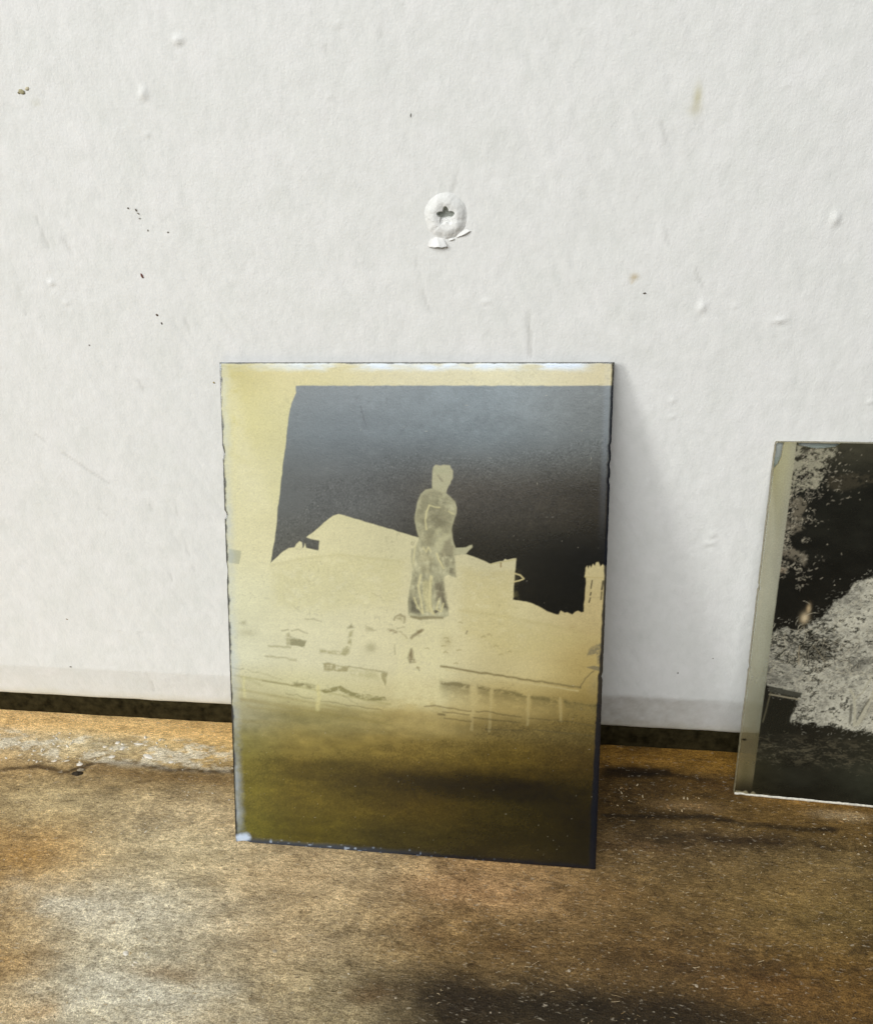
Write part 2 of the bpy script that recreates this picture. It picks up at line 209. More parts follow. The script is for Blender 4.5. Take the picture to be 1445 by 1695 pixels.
WALL_SCRATCHES=[
 [(-83.85,20.9),(-83.28,11.95)],[(-70.3,58.65),(-68.99,46.74)],[(-63.81,76.21),(-62.63,55.71)],[(-71.04,76.39),(-70.64,71.1)],
 [(-68.31,111.78),(-65.77,105.78)],[(26.04,126.5),(26.4,113.87)],[(26.53,121.28),(26.78,114.56)],[(9.71,148.16),(11.46,153.25)],
 [(-53.01,125.94),(-51.38,118.98)],[(-97.32,94.5),(-80.88,81.36)],[(-91.24,131.82),(-91.45,124.89)],[(40.2,177.96),(41.45,175.52)],
 [(50.98,160.65),(52.12,156.93)],[(53.34,141.35),(54.69,137.22)],[(60.13,133.54),(62.5,128.62)],[(-13.67,176.0),(-13.31,172.42)],
 [(-2.39,180.92),(-2.53,177.01)],[(76.95,122.48),(78.43,123.1)],[(-85.34,73.93),(-83.77,72.01)],[(3.24,129.33),(4.63,124.09)],
 [(2.15,134.44),(2.9,130.62)],[(99.91,88.01),(99.96,85.0)],[(-82.67,146.11),(-81.57,139.68)],[(-77.43,141.54),(-76.11,138.27)],
]
WALL_SPECKS=[
 (-78.94,170.66,0.66,0.44,-20,(170,164,131)),(-77.58,171.15,0.55,0.33,10,(195,188,162)),(-79.67,170.46,0.28,0.22,0,(129,122,96)),
 (-60.63,133.3,0.24,0.55,15,(107,63,52)),(-58.84,124.48,0.33,0.24,-30,(85,69,58)),(-58.06,122.53,0.22,0.33,0,(79,69,58)),
 (-60.75,147.6,0.22,0.17,0,(107,102,93)),(-59.03,147.19,0.17,0.33,10,(107,102,93)),(-58.64,146.44,0.28,0.13,-35,(107,96,85)),
 (-57.16,142.92,0.13,0.22,0,(118,113,102)),(-52.64,142.45,0.17,0.17,0,(118,113,102)),(-58.57,145.45,0.17,0.13,0,(151,145,134)),
 (-107.21,20.85,0.39,0.2,0,(98,93,82)),(-103.83,38.05,0.33,0.18,-20,(129,115,85)),(2.29,163.42,0.13,0.39,-10,(107,107,100)),
 (50.47,128.14,0.33,0.18,0,(96,91,82)),(-77.21,117.51,0.18,0.18,0,(118,113,102)),(-47.9,108.4,0.22,0.22,0,(162,144,96)),
 (67.18,29.1,0.14,0.29,5,(85,80,71)),(75.53,34.32,0.14,0.14,0,(107,102,91)),
]
WALL_STAINS=[
 (57.3,164.52,0.78,2.08,(196,190,150),0.7),(56.97,162.5,1.3,1.04,(205,200,176),0.5),(48.09,131.52,0.78,0.65,(190,172,130),0.8),
 (47.67,130.54,0.39,0.39,(196,180,140),0.6),(-76.33,168.45,1.04,0.78,(205,205,190),0.5),
]
SHELF_STREAKS=[
 ([(-122.07,-19.81),(-112.26,-17.56),(-102.09,-19.03),(-95.26,-14.68),(-84.39,-14.23),(-70.98,-15.66),(-54.28,-14.91)],1.4,(74,56,30),0.95),
 ([(-94.04,-16.94),(-75.18,-18.31),(-53.15,-17.99)],3.2,(116,90,52),0.5),
 ([(48.19,-21.06),(60.44,-20.56),(72.67,-19.46),(82.81,-20.88),(92.89,-21.49),(104.62,-20.8)],1.4,(34,26,14),0.8),
 ([(50.86,-5.87),(57.34,-6.21),(65.55,-5.06)],2.8,(30,22,12),0.85),([(49.06,-8.25),(59.16,-4.26),(66.99,-6.26),(77.94,-7.28)],1.4,(50,36,16),0.6),
 ([(73.08,-25.52),(77.16,-26.99),(90.39,-25.6)],2.0,(44,32,18),0.7),([(98.75,-26.1),(102.4,-27.01)],1.6,(48,36,20),0.7),
 ([(61.04,-27.72),(67.2,-25.68)],1.6,(48,38,22),0.5),([(76.94,-8.44),(82.85,-10.05)],2.4,(72,52,26),0.6),
 ([(-79.41,-20.71),(-74.48,-19.84)],1.0,(84,62,28),0.6),([(-97.06,-29.24),(-93.1,-28.46)],0.4,(80,62,36),0.7),
]
SHELF_PATCHES=[
 (-72.91,-58.98,15.8,5.9,(206,199,178),0.9),(-51.58,-78.22,19.1,5.3,(206,201,182),0.9),(-25.29,-46.28,13.2,3.6,(206,182,142),0.6),
 (-58.5,-40.47,17.0,3.9,(206,190,152),0.6),(-23.28,-63.27,8.1,3.3,(184,164,130),0.5),(-97.71,-47.73,7.0,4.4,(148,114,62),0.75),
 (-82.15,-73.25,6.1,5.1,(158,122,66),0.6),(-71.61,-83.35,5.1,2.7,(176,138,84),0.5),(-48.73,-72.71,7.9,2.0,(142,118,84),0.6),
 (-2.19,-73.3,6.3,3.2,(92,68,40),0.65),(15.34,-72.18,8.7,3.1,(44,35,24),0.85),(38.72,-71.44,18.2,3.6,(38,31,20),0.85),
 (62.76,-69.88,13.1,2.4,(44,34,20),0.7),(5.89,-58.28,8.1,2.6,(118,90,56),0.5),(27.41,-59.77,7.8,2.8,(78,56,30),0.6),
 (61.85,-60.5,10.1,2.9,(78,60,36),0.6),(47.98,-44.35,9.7,2.9,(140,108,64),0.45),(93.8,-38.43,12.3,4.2,(142,116,70),0.5),
 (81.81,-63.69,10.9,3.8,(112,80,42),0.5),(12.86,-46.04,11.3,2.9,(168,132,92),0.5),(56.39,-29.97,11.8,2.5,(88,66,42),0.5),
 (83.19,-25.71,14.7,2.2,(66,50,32),0.55),(-99.11,-30.27,13.4,3.9,(176,158,120),0.5),(-60.11,-24.71,8.3,2.4,(150,132,100),0.6),
 (-66.57,-17.57,13.7,2.0,(112,90,54),0.7),(57.69,-5.96,9.0,2.4,(28,20,11),0.9),(68.72,-15.83,7.0,1.8,(170,140,96),0.5),
 (108.98,-16.22,6.0,1.4,(196,176,140),0.6),(62.65,-26.65,8.9,1.9,(54,42,26),0.6),(48.04,-23.23,9.2,2.7,(52,40,22),0.75),
 (55.12,-12.47,9.6,1.9,(72,54,28),0.6),(74.55,-8.65,11.1,1.7,(84,62,30),0.5),(78.4,-27.96,17.5,2.2,(60,47,30),0.5),
]
CRUMBS=[
 (-104.87,-13.32,0.43),(-123.37,-5.94,0.37),(-120.21,-5.58,0.22),(-100.93,-11.2,0.3),(-113.11,-15.91,0.6),(-106.52,-8.62,0.42),(-113.08,-5.17,0.45),
 (-117.86,-15.24,0.22),(-107.65,-14.27,0.3),(-102.2,-13.83,0.2),(-112.68,-4.41,0.42),(-118.34,-7.35,0.34),(-107.99,-7.84,0.26),(-109.89,-9.57,0.56),
 (-122.74,-9.11,0.56),(-114.42,-10.63,0.3),(-123.97,-16.37,0.23),(-106.66,-8.34,0.63),(-114.25,-15.58,0.45),(-119.61,-13.81,0.5),(-110.16,-9.77,0.3),
 (-113.69,-5.79,0.51),(-112.0,-8.89,0.56),(-123.3,-10.01,0.56),(-116.24,-13.2,0.47),(-100.33,-15.02,0.52),(-109.01,-5.96,0.52),(-106.38,-8.72,0.45),
 (-112.09,-15.65,0.34),(-120.7,-5.07,0.39),(-108.43,-15.07,0.62),(-115.71,-16.3,0.28),(-108.6,-5.98,0.38),(-123.02,-15.43,0.57),(-123.7,-11.66,0.31),
 (-114.49,-11.19,0.24),(-106.74,-7.29,0.4),(-129.78,-5.84,0.28),(-115.76,-15.61,0.6),(-115.45,-10.11,0.5),(-106.5,-7.97,0.56),(-116.58,-11.84,0.53),
 (-113.32,-12.69,0.51),(-130.86,-6.38,0.26),(-124.16,-7.83,0.22),(-121.19,-12.31,0.6),(-119.45,-9.4,0.38),(-108.16,-13.34,0.62),(-116.4,-13.14,0.35),
 (-108.1,-6.82,0.59),(-112.99,-13.06,0.44),(-119.4,-10.91,0.22),(-126.17,-11.9,0.41),(-109.26,-4.36,0.45),(-114.22,-11.69,0.53),(-113.58,-11.23,0.42),
 (-113.39,-7.47,0.45),(-112.3,-6.7,0.65),(-105.42,-15.04,0.33),(-117.75,-8.0,0.22),(-128.97,-8.76,0.59),(-121.92,-13.4,0.31),(-128.11,-8.03,0.5),
 (-114.27,-11.12,0.4),(-120.52,-10.93,0.61),(-120.65,-13.8,0.31),(-123.8,-9.25,0.24),(-104.35,-8.12,0.28),(-130.84,-6.64,0.29),(-116.05,-11.89,0.64),
 (-80.79,-6.03,0.55),(-80.4,-4.57,0.69),(-94.31,-12.5,0.38),(-88.2,-9.29,0.26),(-82.43,-11.89,0.48),(-93.76,-14.05,0.41),(-80.36,-7.76,0.41),
 (-99.11,-5.71,0.36),(-103.49,-6.09,0.51),(-96.61,-5.14,0.29),(-80.35,-4.89,0.41),(-79.38,-4.61,0.43),(-84.75,-4.09,0.23),(-77.58,-10.14,0.35),
 (-94.22,-7.22,0.72),(-79.6,-4.19,0.5),(-103.15,-9.53,0.63),(-86.84,-6.01,0.39),(-95.33,-8.69,0.59),(-83.7,-7.21,0.45),(-107.19,-9.49,0.75),
 (-91.98,-10.11,0.55),(-88.7,-12.24,0.35),(-96.35,-13.69,0.49),(-78.97,-4.83,0.65),(-93.34,-9.4,0.71),(-104.31,-10.72,0.34),(-95.85,-12.97,0.43),
 (-85.33,-4.08,0.78),(-76.79,-10.01,0.31),(-88.7,-6.16,0.41),(-109.92,-6.71,0.29),(-100.94,-13.61,0.34),(-84.0,-3.9,0.23),(-104.35,-14.8,0.67),
 (-105.81,-14.92,0.33),(-99.57,-11.02,0.31),(-77.49,-7.0,0.53),(-91.02,-7.28,0.62),(-75.95,-9.13,0.24),(-59.01,-11.91,0.35),(-63.13,-8.86,0.29),
 (-66.36,-7.48,0.39),(-71.96,-9.54,0.49),(-64.42,-8.82,0.42),(-54.88,-13.45,0.45),(-68.04,-11.98,0.39),(-72.16,-13.24,0.36),(-64.04,-12.92,0.22),
 (-68.88,-15.38,0.29),(-71.24,-7.92,0.3),(-65.61,-7.17,0.29),(-70.93,-8.6,0.45),(-55.45,-13.64,0.34),(-73.79,-10.51,0.37),(-66.66,-13.09,0.44),
 (-57.98,-10.18,0.27),(-56.47,-13.47,0.24),(-63.73,-24.26,0.29),(-53.89,-17.79,0.17),(-60.75,-23.05,0.28),(-58.73,-22.6,0.18),(-57.04,-23.0,0.31),
 (-65.99,-19.77,0.2),(-62.63,-22.37,0.16),(-55.37,-24.91,0.13),(-54.47,-18.47,0.19),(-60.17,-21.9,0.17),(-54.96,-25.01,0.17),(-64.97,-23.15,0.16),
 (-51.63,-24.82,0.29),(-60.13,-25.02,0.21),(-61.72,-19.23,0.14),(-58.0,-19.68,0.32),(-58.41,-23.07,0.3),(-64.66,-18.63,0.17),(-61.56,-19.63,0.18),
 (-56.31,-21.15,0.2),(-63.83,-23.16,0.32),(-63.76,-25.82,0.28),(69.61,-16.07,0.46),(64.95,-16.62,0.65),(70.86,-15.57,0.43),(72.58,-13.07,0.34),
 (72.83,-16.34,0.58),(69.38,-13.53,0.47),(70.25,-13.69,0.45),(73.21,-13.3,0.28),(64.87,-17.19,0.61),(65.25,-17.97,0.35),(68.85,-17.25,0.31),
 (68.2,-17.82,0.4),(58.72,-13.87,0.44),(53.42,-17.37,0.18),(53.14,-11.76,0.28),(53.92,-12.5,0.28),(57.15,-15.03,0.23),(57.41,-16.09,0.28),
 (54.66,-11.86,0.41),(53.26,-13.0,0.43),(52.67,-12.25,0.27),(55.03,-15.52,0.28),(57.67,-10.31,0.43),(54.47,-14.2,0.29),(51.87,-17.44,0.29),
 (49.89,-13.78,0.3),(53.44,-11.37,0.42),(50.36,-16.88,0.28),(109.4,-17.05,0.26),(109.6,-16.32,0.37),(106.41,-15.12,0.39),(109.48,-15.92,0.29),
 (108.42,-17.13,0.47),(112.18,-14.57,0.35),(109.2,-17.52,0.41),(111.67,-16.89,0.28),(113.16,-16.32,0.42),(107.39,-17.97,0.52),(108.46,-16.52,0.28),
 (111.44,-16.76,0.32),(-69.66,-37.01,0.43),(-71.02,-34.51,0.21),(-70.71,-34.07,0.17),(-67.41,-38.33,0.21),(-79.73,-34.92,0.17),(-83.88,-38.53,0.33),
 (-80.83,-39.68,0.29),(-73.37,-38.02,0.2),(-70.48,-36.29,0.29),(-82.86,-36.49,0.28),(-71.74,-36.68,0.31),(-71.32,-36.32,0.14),(-73.26,-39.62,0.14),
 (-75.77,-38.19,0.29),(-82.48,-37.98,0.16),(-83.59,-37.05,0.19),(-74.25,-39.71,0.2),(-67.39,-35.65,0.4),(-55.49,-71.26,0.48),(-54.36,-68.95,0.48),
 (-58.25,-71.38,0.21),(-58.04,-69.26,0.4),(-57.22,-70.69,0.27),(-56.11,-71.74,0.39),(-55.81,-71.11,0.52),(-57.85,-69.16,0.27),(-58.55,-70.26,0.44),
 (-54.93,-68.87,0.25),(67.02,-50.94,0.19),(80.54,-35.84,0.2),(84.32,-36.69,0.21),(93.3,-36.31,0.19),(55.21,-37.34,0.11),(50.98,-32.88,0.27),
 (90.3,-42.49,0.25),(57.78,-39.58,0.21),(97.93,-40.65,0.13),(50.32,-31.54,0.24),(103.69,-29.74,0.25),(48.47,-52.51,0.23),(75.45,-41.18,0.14),
 (104.78,-33.08,0.15),(92.67,-42.06,0.2),(83.67,-30.61,0.12),(103.86,-44.06,0.22),(82.22,-34.17,0.13),(85.19,-27.63,0.11),(67.1,-44.7,0.27),
 (75.1,-36.74,0.28),(64.76,-42.28,0.19),(50.14,-33.57,0.11),(95.53,-36.78,0.23),(73.72,-41.8,0.26),(72.53,-31.39,0.23),(48.36,-44.71,0.17),
 (71.41,-47.77,0.26),(102.27,-46.04,0.25),(104.14,-36.1,0.17),(48.37,-43.12,0.11),(59.93,-40.97,0.18),(93.13,-39.16,0.23),(47.56,-49.88,0.24),
 (47.63,-40.5,0.22),(54.15,-51.28,0.28),(93.08,-43.07,0.25),(99.49,-50.37,0.16),(88.61,-29.71,0.27),(50.61,-38.53,0.21),(60.46,-41.14,0.17),
 (86.84,-41.13,0.26),(82.86,-46.5,0.11),(84.87,-50.75,0.13),(91.88,-47.16,0.12),(85.08,-35.96,0.17),(105.91,-40.64,0.19),(95.64,-37.06,0.13),
 (108.89,-29.7,0.27),(105.79,-38.1,0.13),(74.33,-42.95,0.25),(109.24,-31.93,0.11),(110.56,-25.09,0.28),(97.34,-49.3,0.18),(58.49,-45.82,0.18),
 (91.8,-32.12,0.19),(100.97,-41.57,0.27),(94.79,-30.26,0.22),(59.26,-31.76,0.21),(47.99,-32.25,0.18),(57.11,-47.6,0.15),(61.13,-44.41,0.2),
 (95.23,-47.68,0.27),(54.59,-31.76,0.24),(73.17,-29.96,0.2),(67.32,-34.99,0.22),(92.8,-33.87,0.23),(59.08,-52.67,0.18),(77.15,-32.81,0.19),
 (62.4,-49.96,0.13),(79.53,-38.92,0.27),(85.83,-42.35,0.13),(52.67,-46.55,0.27),(51.76,-41.98,0.17),(47.71,-47.5,0.19),(74.18,-49.92,0.22),
 (59.66,-54.34,0.27),(91.26,-30.25,0.22),(47.07,-38.83,0.18),(73.15,-49.04,0.21),(86.15,-39.47,0.24),(56.8,-53.18,0.26),(98.06,-50.41,0.25),
 (62.72,-52.99,0.25),(77.5,-30.83,0.28),(60.75,-34.47,0.2),(100.44,-33.42,0.14),(93.54,-41.71,0.21),(80.83,-48.79,0.25),(63.24,-39.36,0.29),
 (51.73,-54.96,0.15),(55.32,-47.37,0.18),(40.54,-62.02,0.21),(45.59,-46.06,0.16),(47.72,-56.35,0.25),(18.13,-69.63,0.18),(27.1,-44.55,0.11),
 (57.7,-60.83,0.26),(52.45,-51.87,0.13),(38.52,-47.69,0.13),(39.07,-57.0,0.26),(51.61,-39.69,0.13),(39.08,-60.62,0.26),(38.9,-54.24,0.11),
 (33.64,-65.11,0.11),(37.45,-66.9,0.25),(14.21,-51.99,0.13),(57.24,-61.17,0.15),(31.52,-60.52,0.11),(21.97,-64.4,0.15),(25.15,-67.13,0.22),
 (51.95,-61.3,0.18),(22.63,-61.91,0.19),(46.62,-59.03,0.23),(15.68,-47.6,0.24),(44.36,-64.17,0.11),(37.98,-40.77,0.13),(15.35,-48.39,0.14),
 (17.56,-61.2,0.2),(44.2,-66.88,0.15),(24.81,-50.91,0.23),(43.2,-61.33,0.14),(19.99,-56.16,0.25),(25.98,-63.33,0.21),(30.64,-61.25,0.25),
 (23.25,-49.76,0.16),(22.81,-53.87,0.22),(52.21,-58.22,0.19),(56.62,-44.41,0.21),(31.27,-67.16,0.13),(25.15,-45.18,0.17),(45.5,-48.56,0.24),
 (50.75,-47.45,0.2),(44.28,-44.05,0.21),(41.82,-64.51,0.15),(-25.08,-63.4,0.24),(-29.26,-52.53,0.12),(14.21,-66.15,0.12),(6.84,-56.88,0.11),
 (-31.67,-54.21,0.11),(-28.42,-47.24,0.13),(-28.03,-59.85,0.23),(4.3,-60.11,0.11),(10.07,-43.75,0.11),(3.17,-63.2,0.22),(-16.04,-72.95,0.24),
 (-25.47,-75.68,0.22),(7.27,-58.2,0.23),(11.35,-70.35,0.15),(-22.61,-66.41,0.17),(7.41,-57.3,0.13),(-11.24,-74.42,0.21),(-27.14,-51.65,0.16),
 (11.37,-59.0,0.15),(-24.44,-53.5,0.19),(-25.78,-48.56,0.23),(-1.18,-62.69,0.14),(-9.86,-71.95,0.14),(-15.04,-47.26,0.16),(-25.37,-70.34,0.26),
 (-29.8,-57.87,0.25),(-23.42,-71.32,0.12),(-8.67,-69.07,0.23),(4.27,-53.39,0.19),(-21.52,-76.3,0.22),(-68.46,-65.2,0.21),(-74.21,-58.44,0.27),
 (-71.1,-83.37,0.2),(-65.2,-63.86,0.11),(-73.0,-64.18,0.11),(-104.47,-45.01,0.22),(-78.77,-84.23,0.22),(-59.51,-42.79,0.2),(-69.3,-82.11,0.17),
 (-80.88,-63.6,0.16),(-75.56,-77.5,0.14),(-36.31,-71.96,0.26),(-43.37,-78.24,0.28),(-96.53,-57.15,0.27),(-52.08,-80.43,0.19),(-64.13,-78.37,0.15),
 (-60.86,-77.81,0.18),(-60.89,-48.57,0.14),(-40.81,-48.76,0.13),(-101.88,-48.53,0.18),(-49.16,-78.69,0.28),(-70.51,-65.51,0.18),(-57.45,-78.53,0.18),
 (-43.06,-77.16,0.18),(-81.46,-47.38,0.23),(-43.64,-68.63,0.15),(-56.51,-51.71,0.25),(-40.81,-55.04,0.21),(-68.61,-58.0,0.27),(-66.29,-77.08,0.24),
 (-76.17,-79.41,0.17),(-70.93,-63.31,0.18),(-61.51,-75.15,0.16),(-75.32,-76.57,0.18),(-67.43,-50.23,0.23),(-53.54,-69.68,0.27),(-85.57,-67.95,0.11),
 (-66.64,-71.25,0.25),(-66.2,-80.92,0.27),(-40.16,-60.03,0.22),(103.59,-19.02,0.16),(110.93,-19.65,0.2),(106.59,-22.62,0.23),(105.29,-19.56,0.11),
 (102.61,-25.4,0.23),(113.99,-19.05,0.12),(108.19,-27.63,0.32),(111.26,-22.03,0.23),(105.23,-24.47,0.2),(108.46,-26.33,0.11),(111.64,-22.25,0.27),
 (111.9,-24.73,0.16),(105.08,-22.95,0.14),(94.42,-27.57,0.2),(101.78,-22.44,0.24),(104.22,-26.96,0.17),(104.71,-23.83,0.13),(109.78,-24.48,0.21),
 (102.88,-24.17,0.19),(101.75,-27.52,0.19),
]
FLAKES=[
 (-92.77,-6.86,0.7,0.64),(-90.22,-8.9,0.56,0.8),(-86.15,-6.81,1.54,0.35),(-95.73,-8.86,0.7,0.4),(-81.18,-11.32,1.96,0.64),(-73.5,-12.82,0.84,0.48),
 (-108.14,-15.06,0.7,0.48),(-91.89,-12.23,0.98,0.56),(-99.86,-15.78,0.98,0.64),(-7.79,-51.84,0.18,0.2),(-59.0,-69.31,0.7,0.56),(-26.0,-65.67,0.54,0.4),
 (64.03,-64.44,0.36,0.35),(21.93,-74.09,0.18,0.2),(2.23,-73.11,0.27,0.25),(37.97,-63.77,0.36,0.4),
]

# ---------------------------------------------------------------- helpers
MM = 0.001
rng = np.random.default_rng(11)
LAT = rng.random((256, 256))
def vnoise(x, y, seed=0):
    x = x + seed * 37.17; y = y + seed * 91.73
    xi = np.floor(x).astype(int); yi = np.floor(y).astype(int)
    fx = x - xi; fy = y - yi
    fx = fx * fx * (3 - 2 * fx); fy = fy * fy * (3 - 2 * fy)
    a = LAT[xi & 255, yi & 255]; b = LAT[(xi + 1) & 255, yi & 255]
    c = LAT[xi & 255, (yi + 1) & 255]; d = LAT[(xi + 1) & 255, (yi + 1) & 255]
    return (a * (1 - fx) + b * fx) * (1 - fy) + (c * (1 - fx) + d * fx) * fy
def fbm(x, y, seed=0, octv=4, gain=0.5):
    s = 0; a = 1; t = 0
    for i in range(octv):
        s = s + a * vnoise(x * 2 ** i, y * 2 ** i, seed + i * 3); t += a; a *= gain
    return s / t - 0.5
def lin(c):
    c = np.asarray(c, float) / 255.0
    return np.where(c <= 0.04045, c / 12.92, ((c + 0.055) / 1.055) ** 2.4)
def smooth(a, b, x):
    t = np.clip((x - a) / (b - a), 0, 1); return t * t * (3 - 2 * t)
def seg_dist(x, y, ax, ay, bx, by):
    dx, dy = bx - ax, by - ay
    t = np.clip(((x - ax) * dx + (y - ay) * dy) / (dx * dx + dy * dy + 1e-12), 0, 1)
    return np.hypot(x - ax - t * dx, y - ay - t * dy)
def poly_sdf(x, y, pts):
    d = np.full(x.shape, 1e9); inside = np.zeros(x.shape, bool)
    n = len(pts)
    for i in range(n):
        ax, ay = pts[i]; bx, by = pts[(i + 1) % n]
        d = np.minimum(d, seg_dist(x, y, ax, ay, bx, by))
        if ay != by:
            c = ((ay > y) != (by > y)) & (x < (bx - ax) * (y - ay) / (by - ay) + ax)
            inside ^= c
    return np.where(inside, -d, d)
def line_sdf(x, y, pts):
    d = np.full(x.shape, 1e9)
    for (ax, ay), (bx, by) in zip(pts[:-1], pts[1:]):
        d = np.minimum(d, seg_dist(x, y, ax, ay, bx, by))
    return d
def table(x, y, xs, ys, vals):
    """smooth lookup of a small table of display colours, returned linear"""
    xs = np.asarray(xs, float); ys = np.asarray(ys, float); V = lin(np.array(vals, float)) ** 0.4545
    i = np.clip(np.searchsorted(xs, x) - 1, 0, len(xs) - 2); j = np.clip(np.searchsorted(ys, y) - 1, 0, len(ys) - 2)
    fx = np.clip((x - xs[i]) / (xs[i + 1] - xs[i]), 0, 1); fy = np.clip((y - ys[j]) / (ys[j + 1] - ys[j]), 0, 1)
    fx = fx * fx * (3 - 2 * fx); fy = fy * fy * (3 - 2 * fy)
    fx = fx[..., None]; fy = fy[..., None]
    v = (V[j, i] * (1 - fx) + V[j, i + 1] * fx) * (1 - fy) + (V[j + 1, i] * (1 - fx) + V[j + 1, i + 1] * fx) * fy
    return v ** 2.2
def subset(x, y, pts, pad):
    p = np.array(pts)
    return np.where((x > p[:, 0].min() - pad) & (x < p[:, 0].max() + pad) & (y > p[:, 1].min() - pad) & (y < p[:, 1].max() + pad))
def blend(col, idx, c, m):
    c = lin(c) if not isinstance(c, np.ndarray) else c
    col[idx] = col[idx] * (1 - m[..., None]) + c * m[..., None]
def paint(col, x, y, op, wx, wy, brk=None, thr=.6, lo=-.16):
    k = op[0]
    if k == 'fill':
        _, pts, c, st, soft, warp = op
        idx = subset(x, y, pts, soft + warp + .3)
        if not len(idx[0]): return
        d = poly_sdf(x[idx] + wx[idx] * warp * 2, y[idx] + wy[idx] * warp * 2, pts)
        m = st * smooth(soft, -soft, d)
        if brk is not None and warp >= thr: m = m * smooth(lo, .06, brk[idx])
        blend(col, idx, c, m)
    elif k == 'line':
        _, pts, w, c, st, soft, warp = op
        idx = subset(x, y, pts, w + soft + warp + .3)
        if not len(idx[0]): return
        d = line_sdf(x[idx] + wx[idx] * warp * 2, y[idx] + wy[idx] * warp * 2, pts)
        blend(col, idx, c, st * smooth(w / 2 + soft, w / 2 - soft, d) * (0.75 + 0.5 * np.clip(wx[idx] + .5, 0, 1)).clip(0, 1))
    elif k == 'blob':
        _, (cx, cy), rx, ry, c, st = op
        idx = subset(x, y, [(cx - rx * 2.5, cy - ry * 2.5), (cx + rx * 2.5, cy + ry * 2.5)], 0)
        if not len(idx[0]): return
        q = ((x[idx] - cx) / rx) ** 2 + ((y[idx] - cy) / ry) ** 2
        blend(col, idx, c, st * np.exp(-q) * (0.7 + 0.6 * (wx[idx] + .5)).clip(0, 1))

def link(o, parent=None, **props):
    scene.collection.objects.link(o)
    if parent: o.parent = parent
    for k, v in props.items(): o[k] = v
    return o
def grid_mesh(name, co, nu, nv, mat, attrs=None, flip=False):
    """co: (nv, nu, 3) array -> one mesh"""
    me = bpy.data.meshes.new(name)
    idx = np.arange(nu * nv).reshape(nv, nu)
    q = np.stack([idx[:-1, :-1], idx[:-1, 1:], idx[1:, 1:], idx[1:, :-1]], -1).reshape(-1, 4)
    if flip: q = q[:, ::-1]
    me.vertices.add(nu * nv); me.vertices.foreach_set('co', np.ascontiguousarray(co, np.float32).ravel())
    me.loops.add(q.size); me.loops.foreach_set('vertex_index', np.ascontiguousarray(q, np.int32).ravel())
    me.polygons.add(len(q)); me.polygons.foreach_set('loop_start', np.arange(0, q.size, 4, dtype=np.int32))
    me.update(calc_edges=True)
    me.polygons.foreach_set('use_smooth', np.ones(len(q), bool))
    for an, (kind, arr) in (attrs or {}).items():
        a = me.attributes.new(an, kind, 'POINT')
        a.data.foreach_set('color' if kind == 'FLOAT_COLOR' else 'value', np.ascontiguousarray(arr, np.float32).ravel())
    me.validate(); me.materials.append(mat)
    return me
def mesh_from(name, verts, faces, mat, smooth_=True):
    me = bpy.data.meshes.new(name); me.from_pydata([tuple(v) for v in verts], [], faces); me.update()
    if smooth_: me.polygons.foreach_set('use_smooth', [True] * len(me.polygons))
    me.materials.append(mat); return me

class N:
    """tiny node-tree writer"""
    def __init__(self, name):
        self.m = bpy.data.materials.new(name); self.m.use_nodes = True
        self.t = self.m.node_tree; self.n = self.t.nodes; self.n.clear()
        self.out = self.n.new('ShaderNodeOutputMaterial')
    def add(self, typ, ins=None, **props):
        nd = self.n.new(typ)
        for k, v in props.items(): setattr(nd, k, v)
        for k, v in (ins or {}).items():
            s = nd.inputs[k]
            if isinstance(v, bpy.types.NodeSocket): self.t.links.new(v, s)
            else: s.default_value = v
        return nd
    def end(self, sock): self.t.links.new(sock, self.out.inputs['Surface']); return self.m
    def coord(self, scale=(1, 1, 1), rot=(0, 0, 0)):
        tc = self.add('ShaderNodeTexCoord')
        return self.add('ShaderNodeMapping', {'Vector': tc.outputs['Object'], 'Scale': scale, 'Rotation': rot}).outputs[0]
    def noise(self, vec, scale, detail=4, rough=.55, dist=0):
        return self.add('ShaderNodeTexNoise', {'Vector': vec, 'Scale': scale, 'Detail': detail, 'Roughness': rough, 'Distortion': dist}).outputs['Fac']
    def ramp(self, fac, stops):
        r = self.add('ShaderNodeValToRGB', {'Fac': fac})
        e = r.color_ramp.elements
        while len(e) < len(stops): e.new(.5)
        for el, (p, c) in zip(e, stops): el.position = p; el.color = (*c, 1) if len(c) == 3 else c
        return r.outputs['Color']
    def mix(self, a, b, fac, mode='MIX'):
        nd = self.add('ShaderNodeMix', data_type='RGBA', blend_type=mode)
        for s, v in ((nd.inputs[0], fac), (nd.inputs[6], a), (nd.inputs[7], b)):
            if isinstance(v, bpy.types.NodeSocket): self.t.links.new(v, s)
            else: s.default_value = v if not isinstance(v, tuple) or len(v) == 4 else (*v, 1)
        return nd.outputs[2]
    def math(self, op, a, b=0.0):
        nd = self.add('ShaderNodeMath', operation=op)
        for s, v in ((nd.inputs[0], a), (nd.inputs[1], b)):
            if isinstance(v, bpy.types.NodeSocket): self.t.links.new(v, s)
            else: s.default_value = v
        return nd.outputs[0]

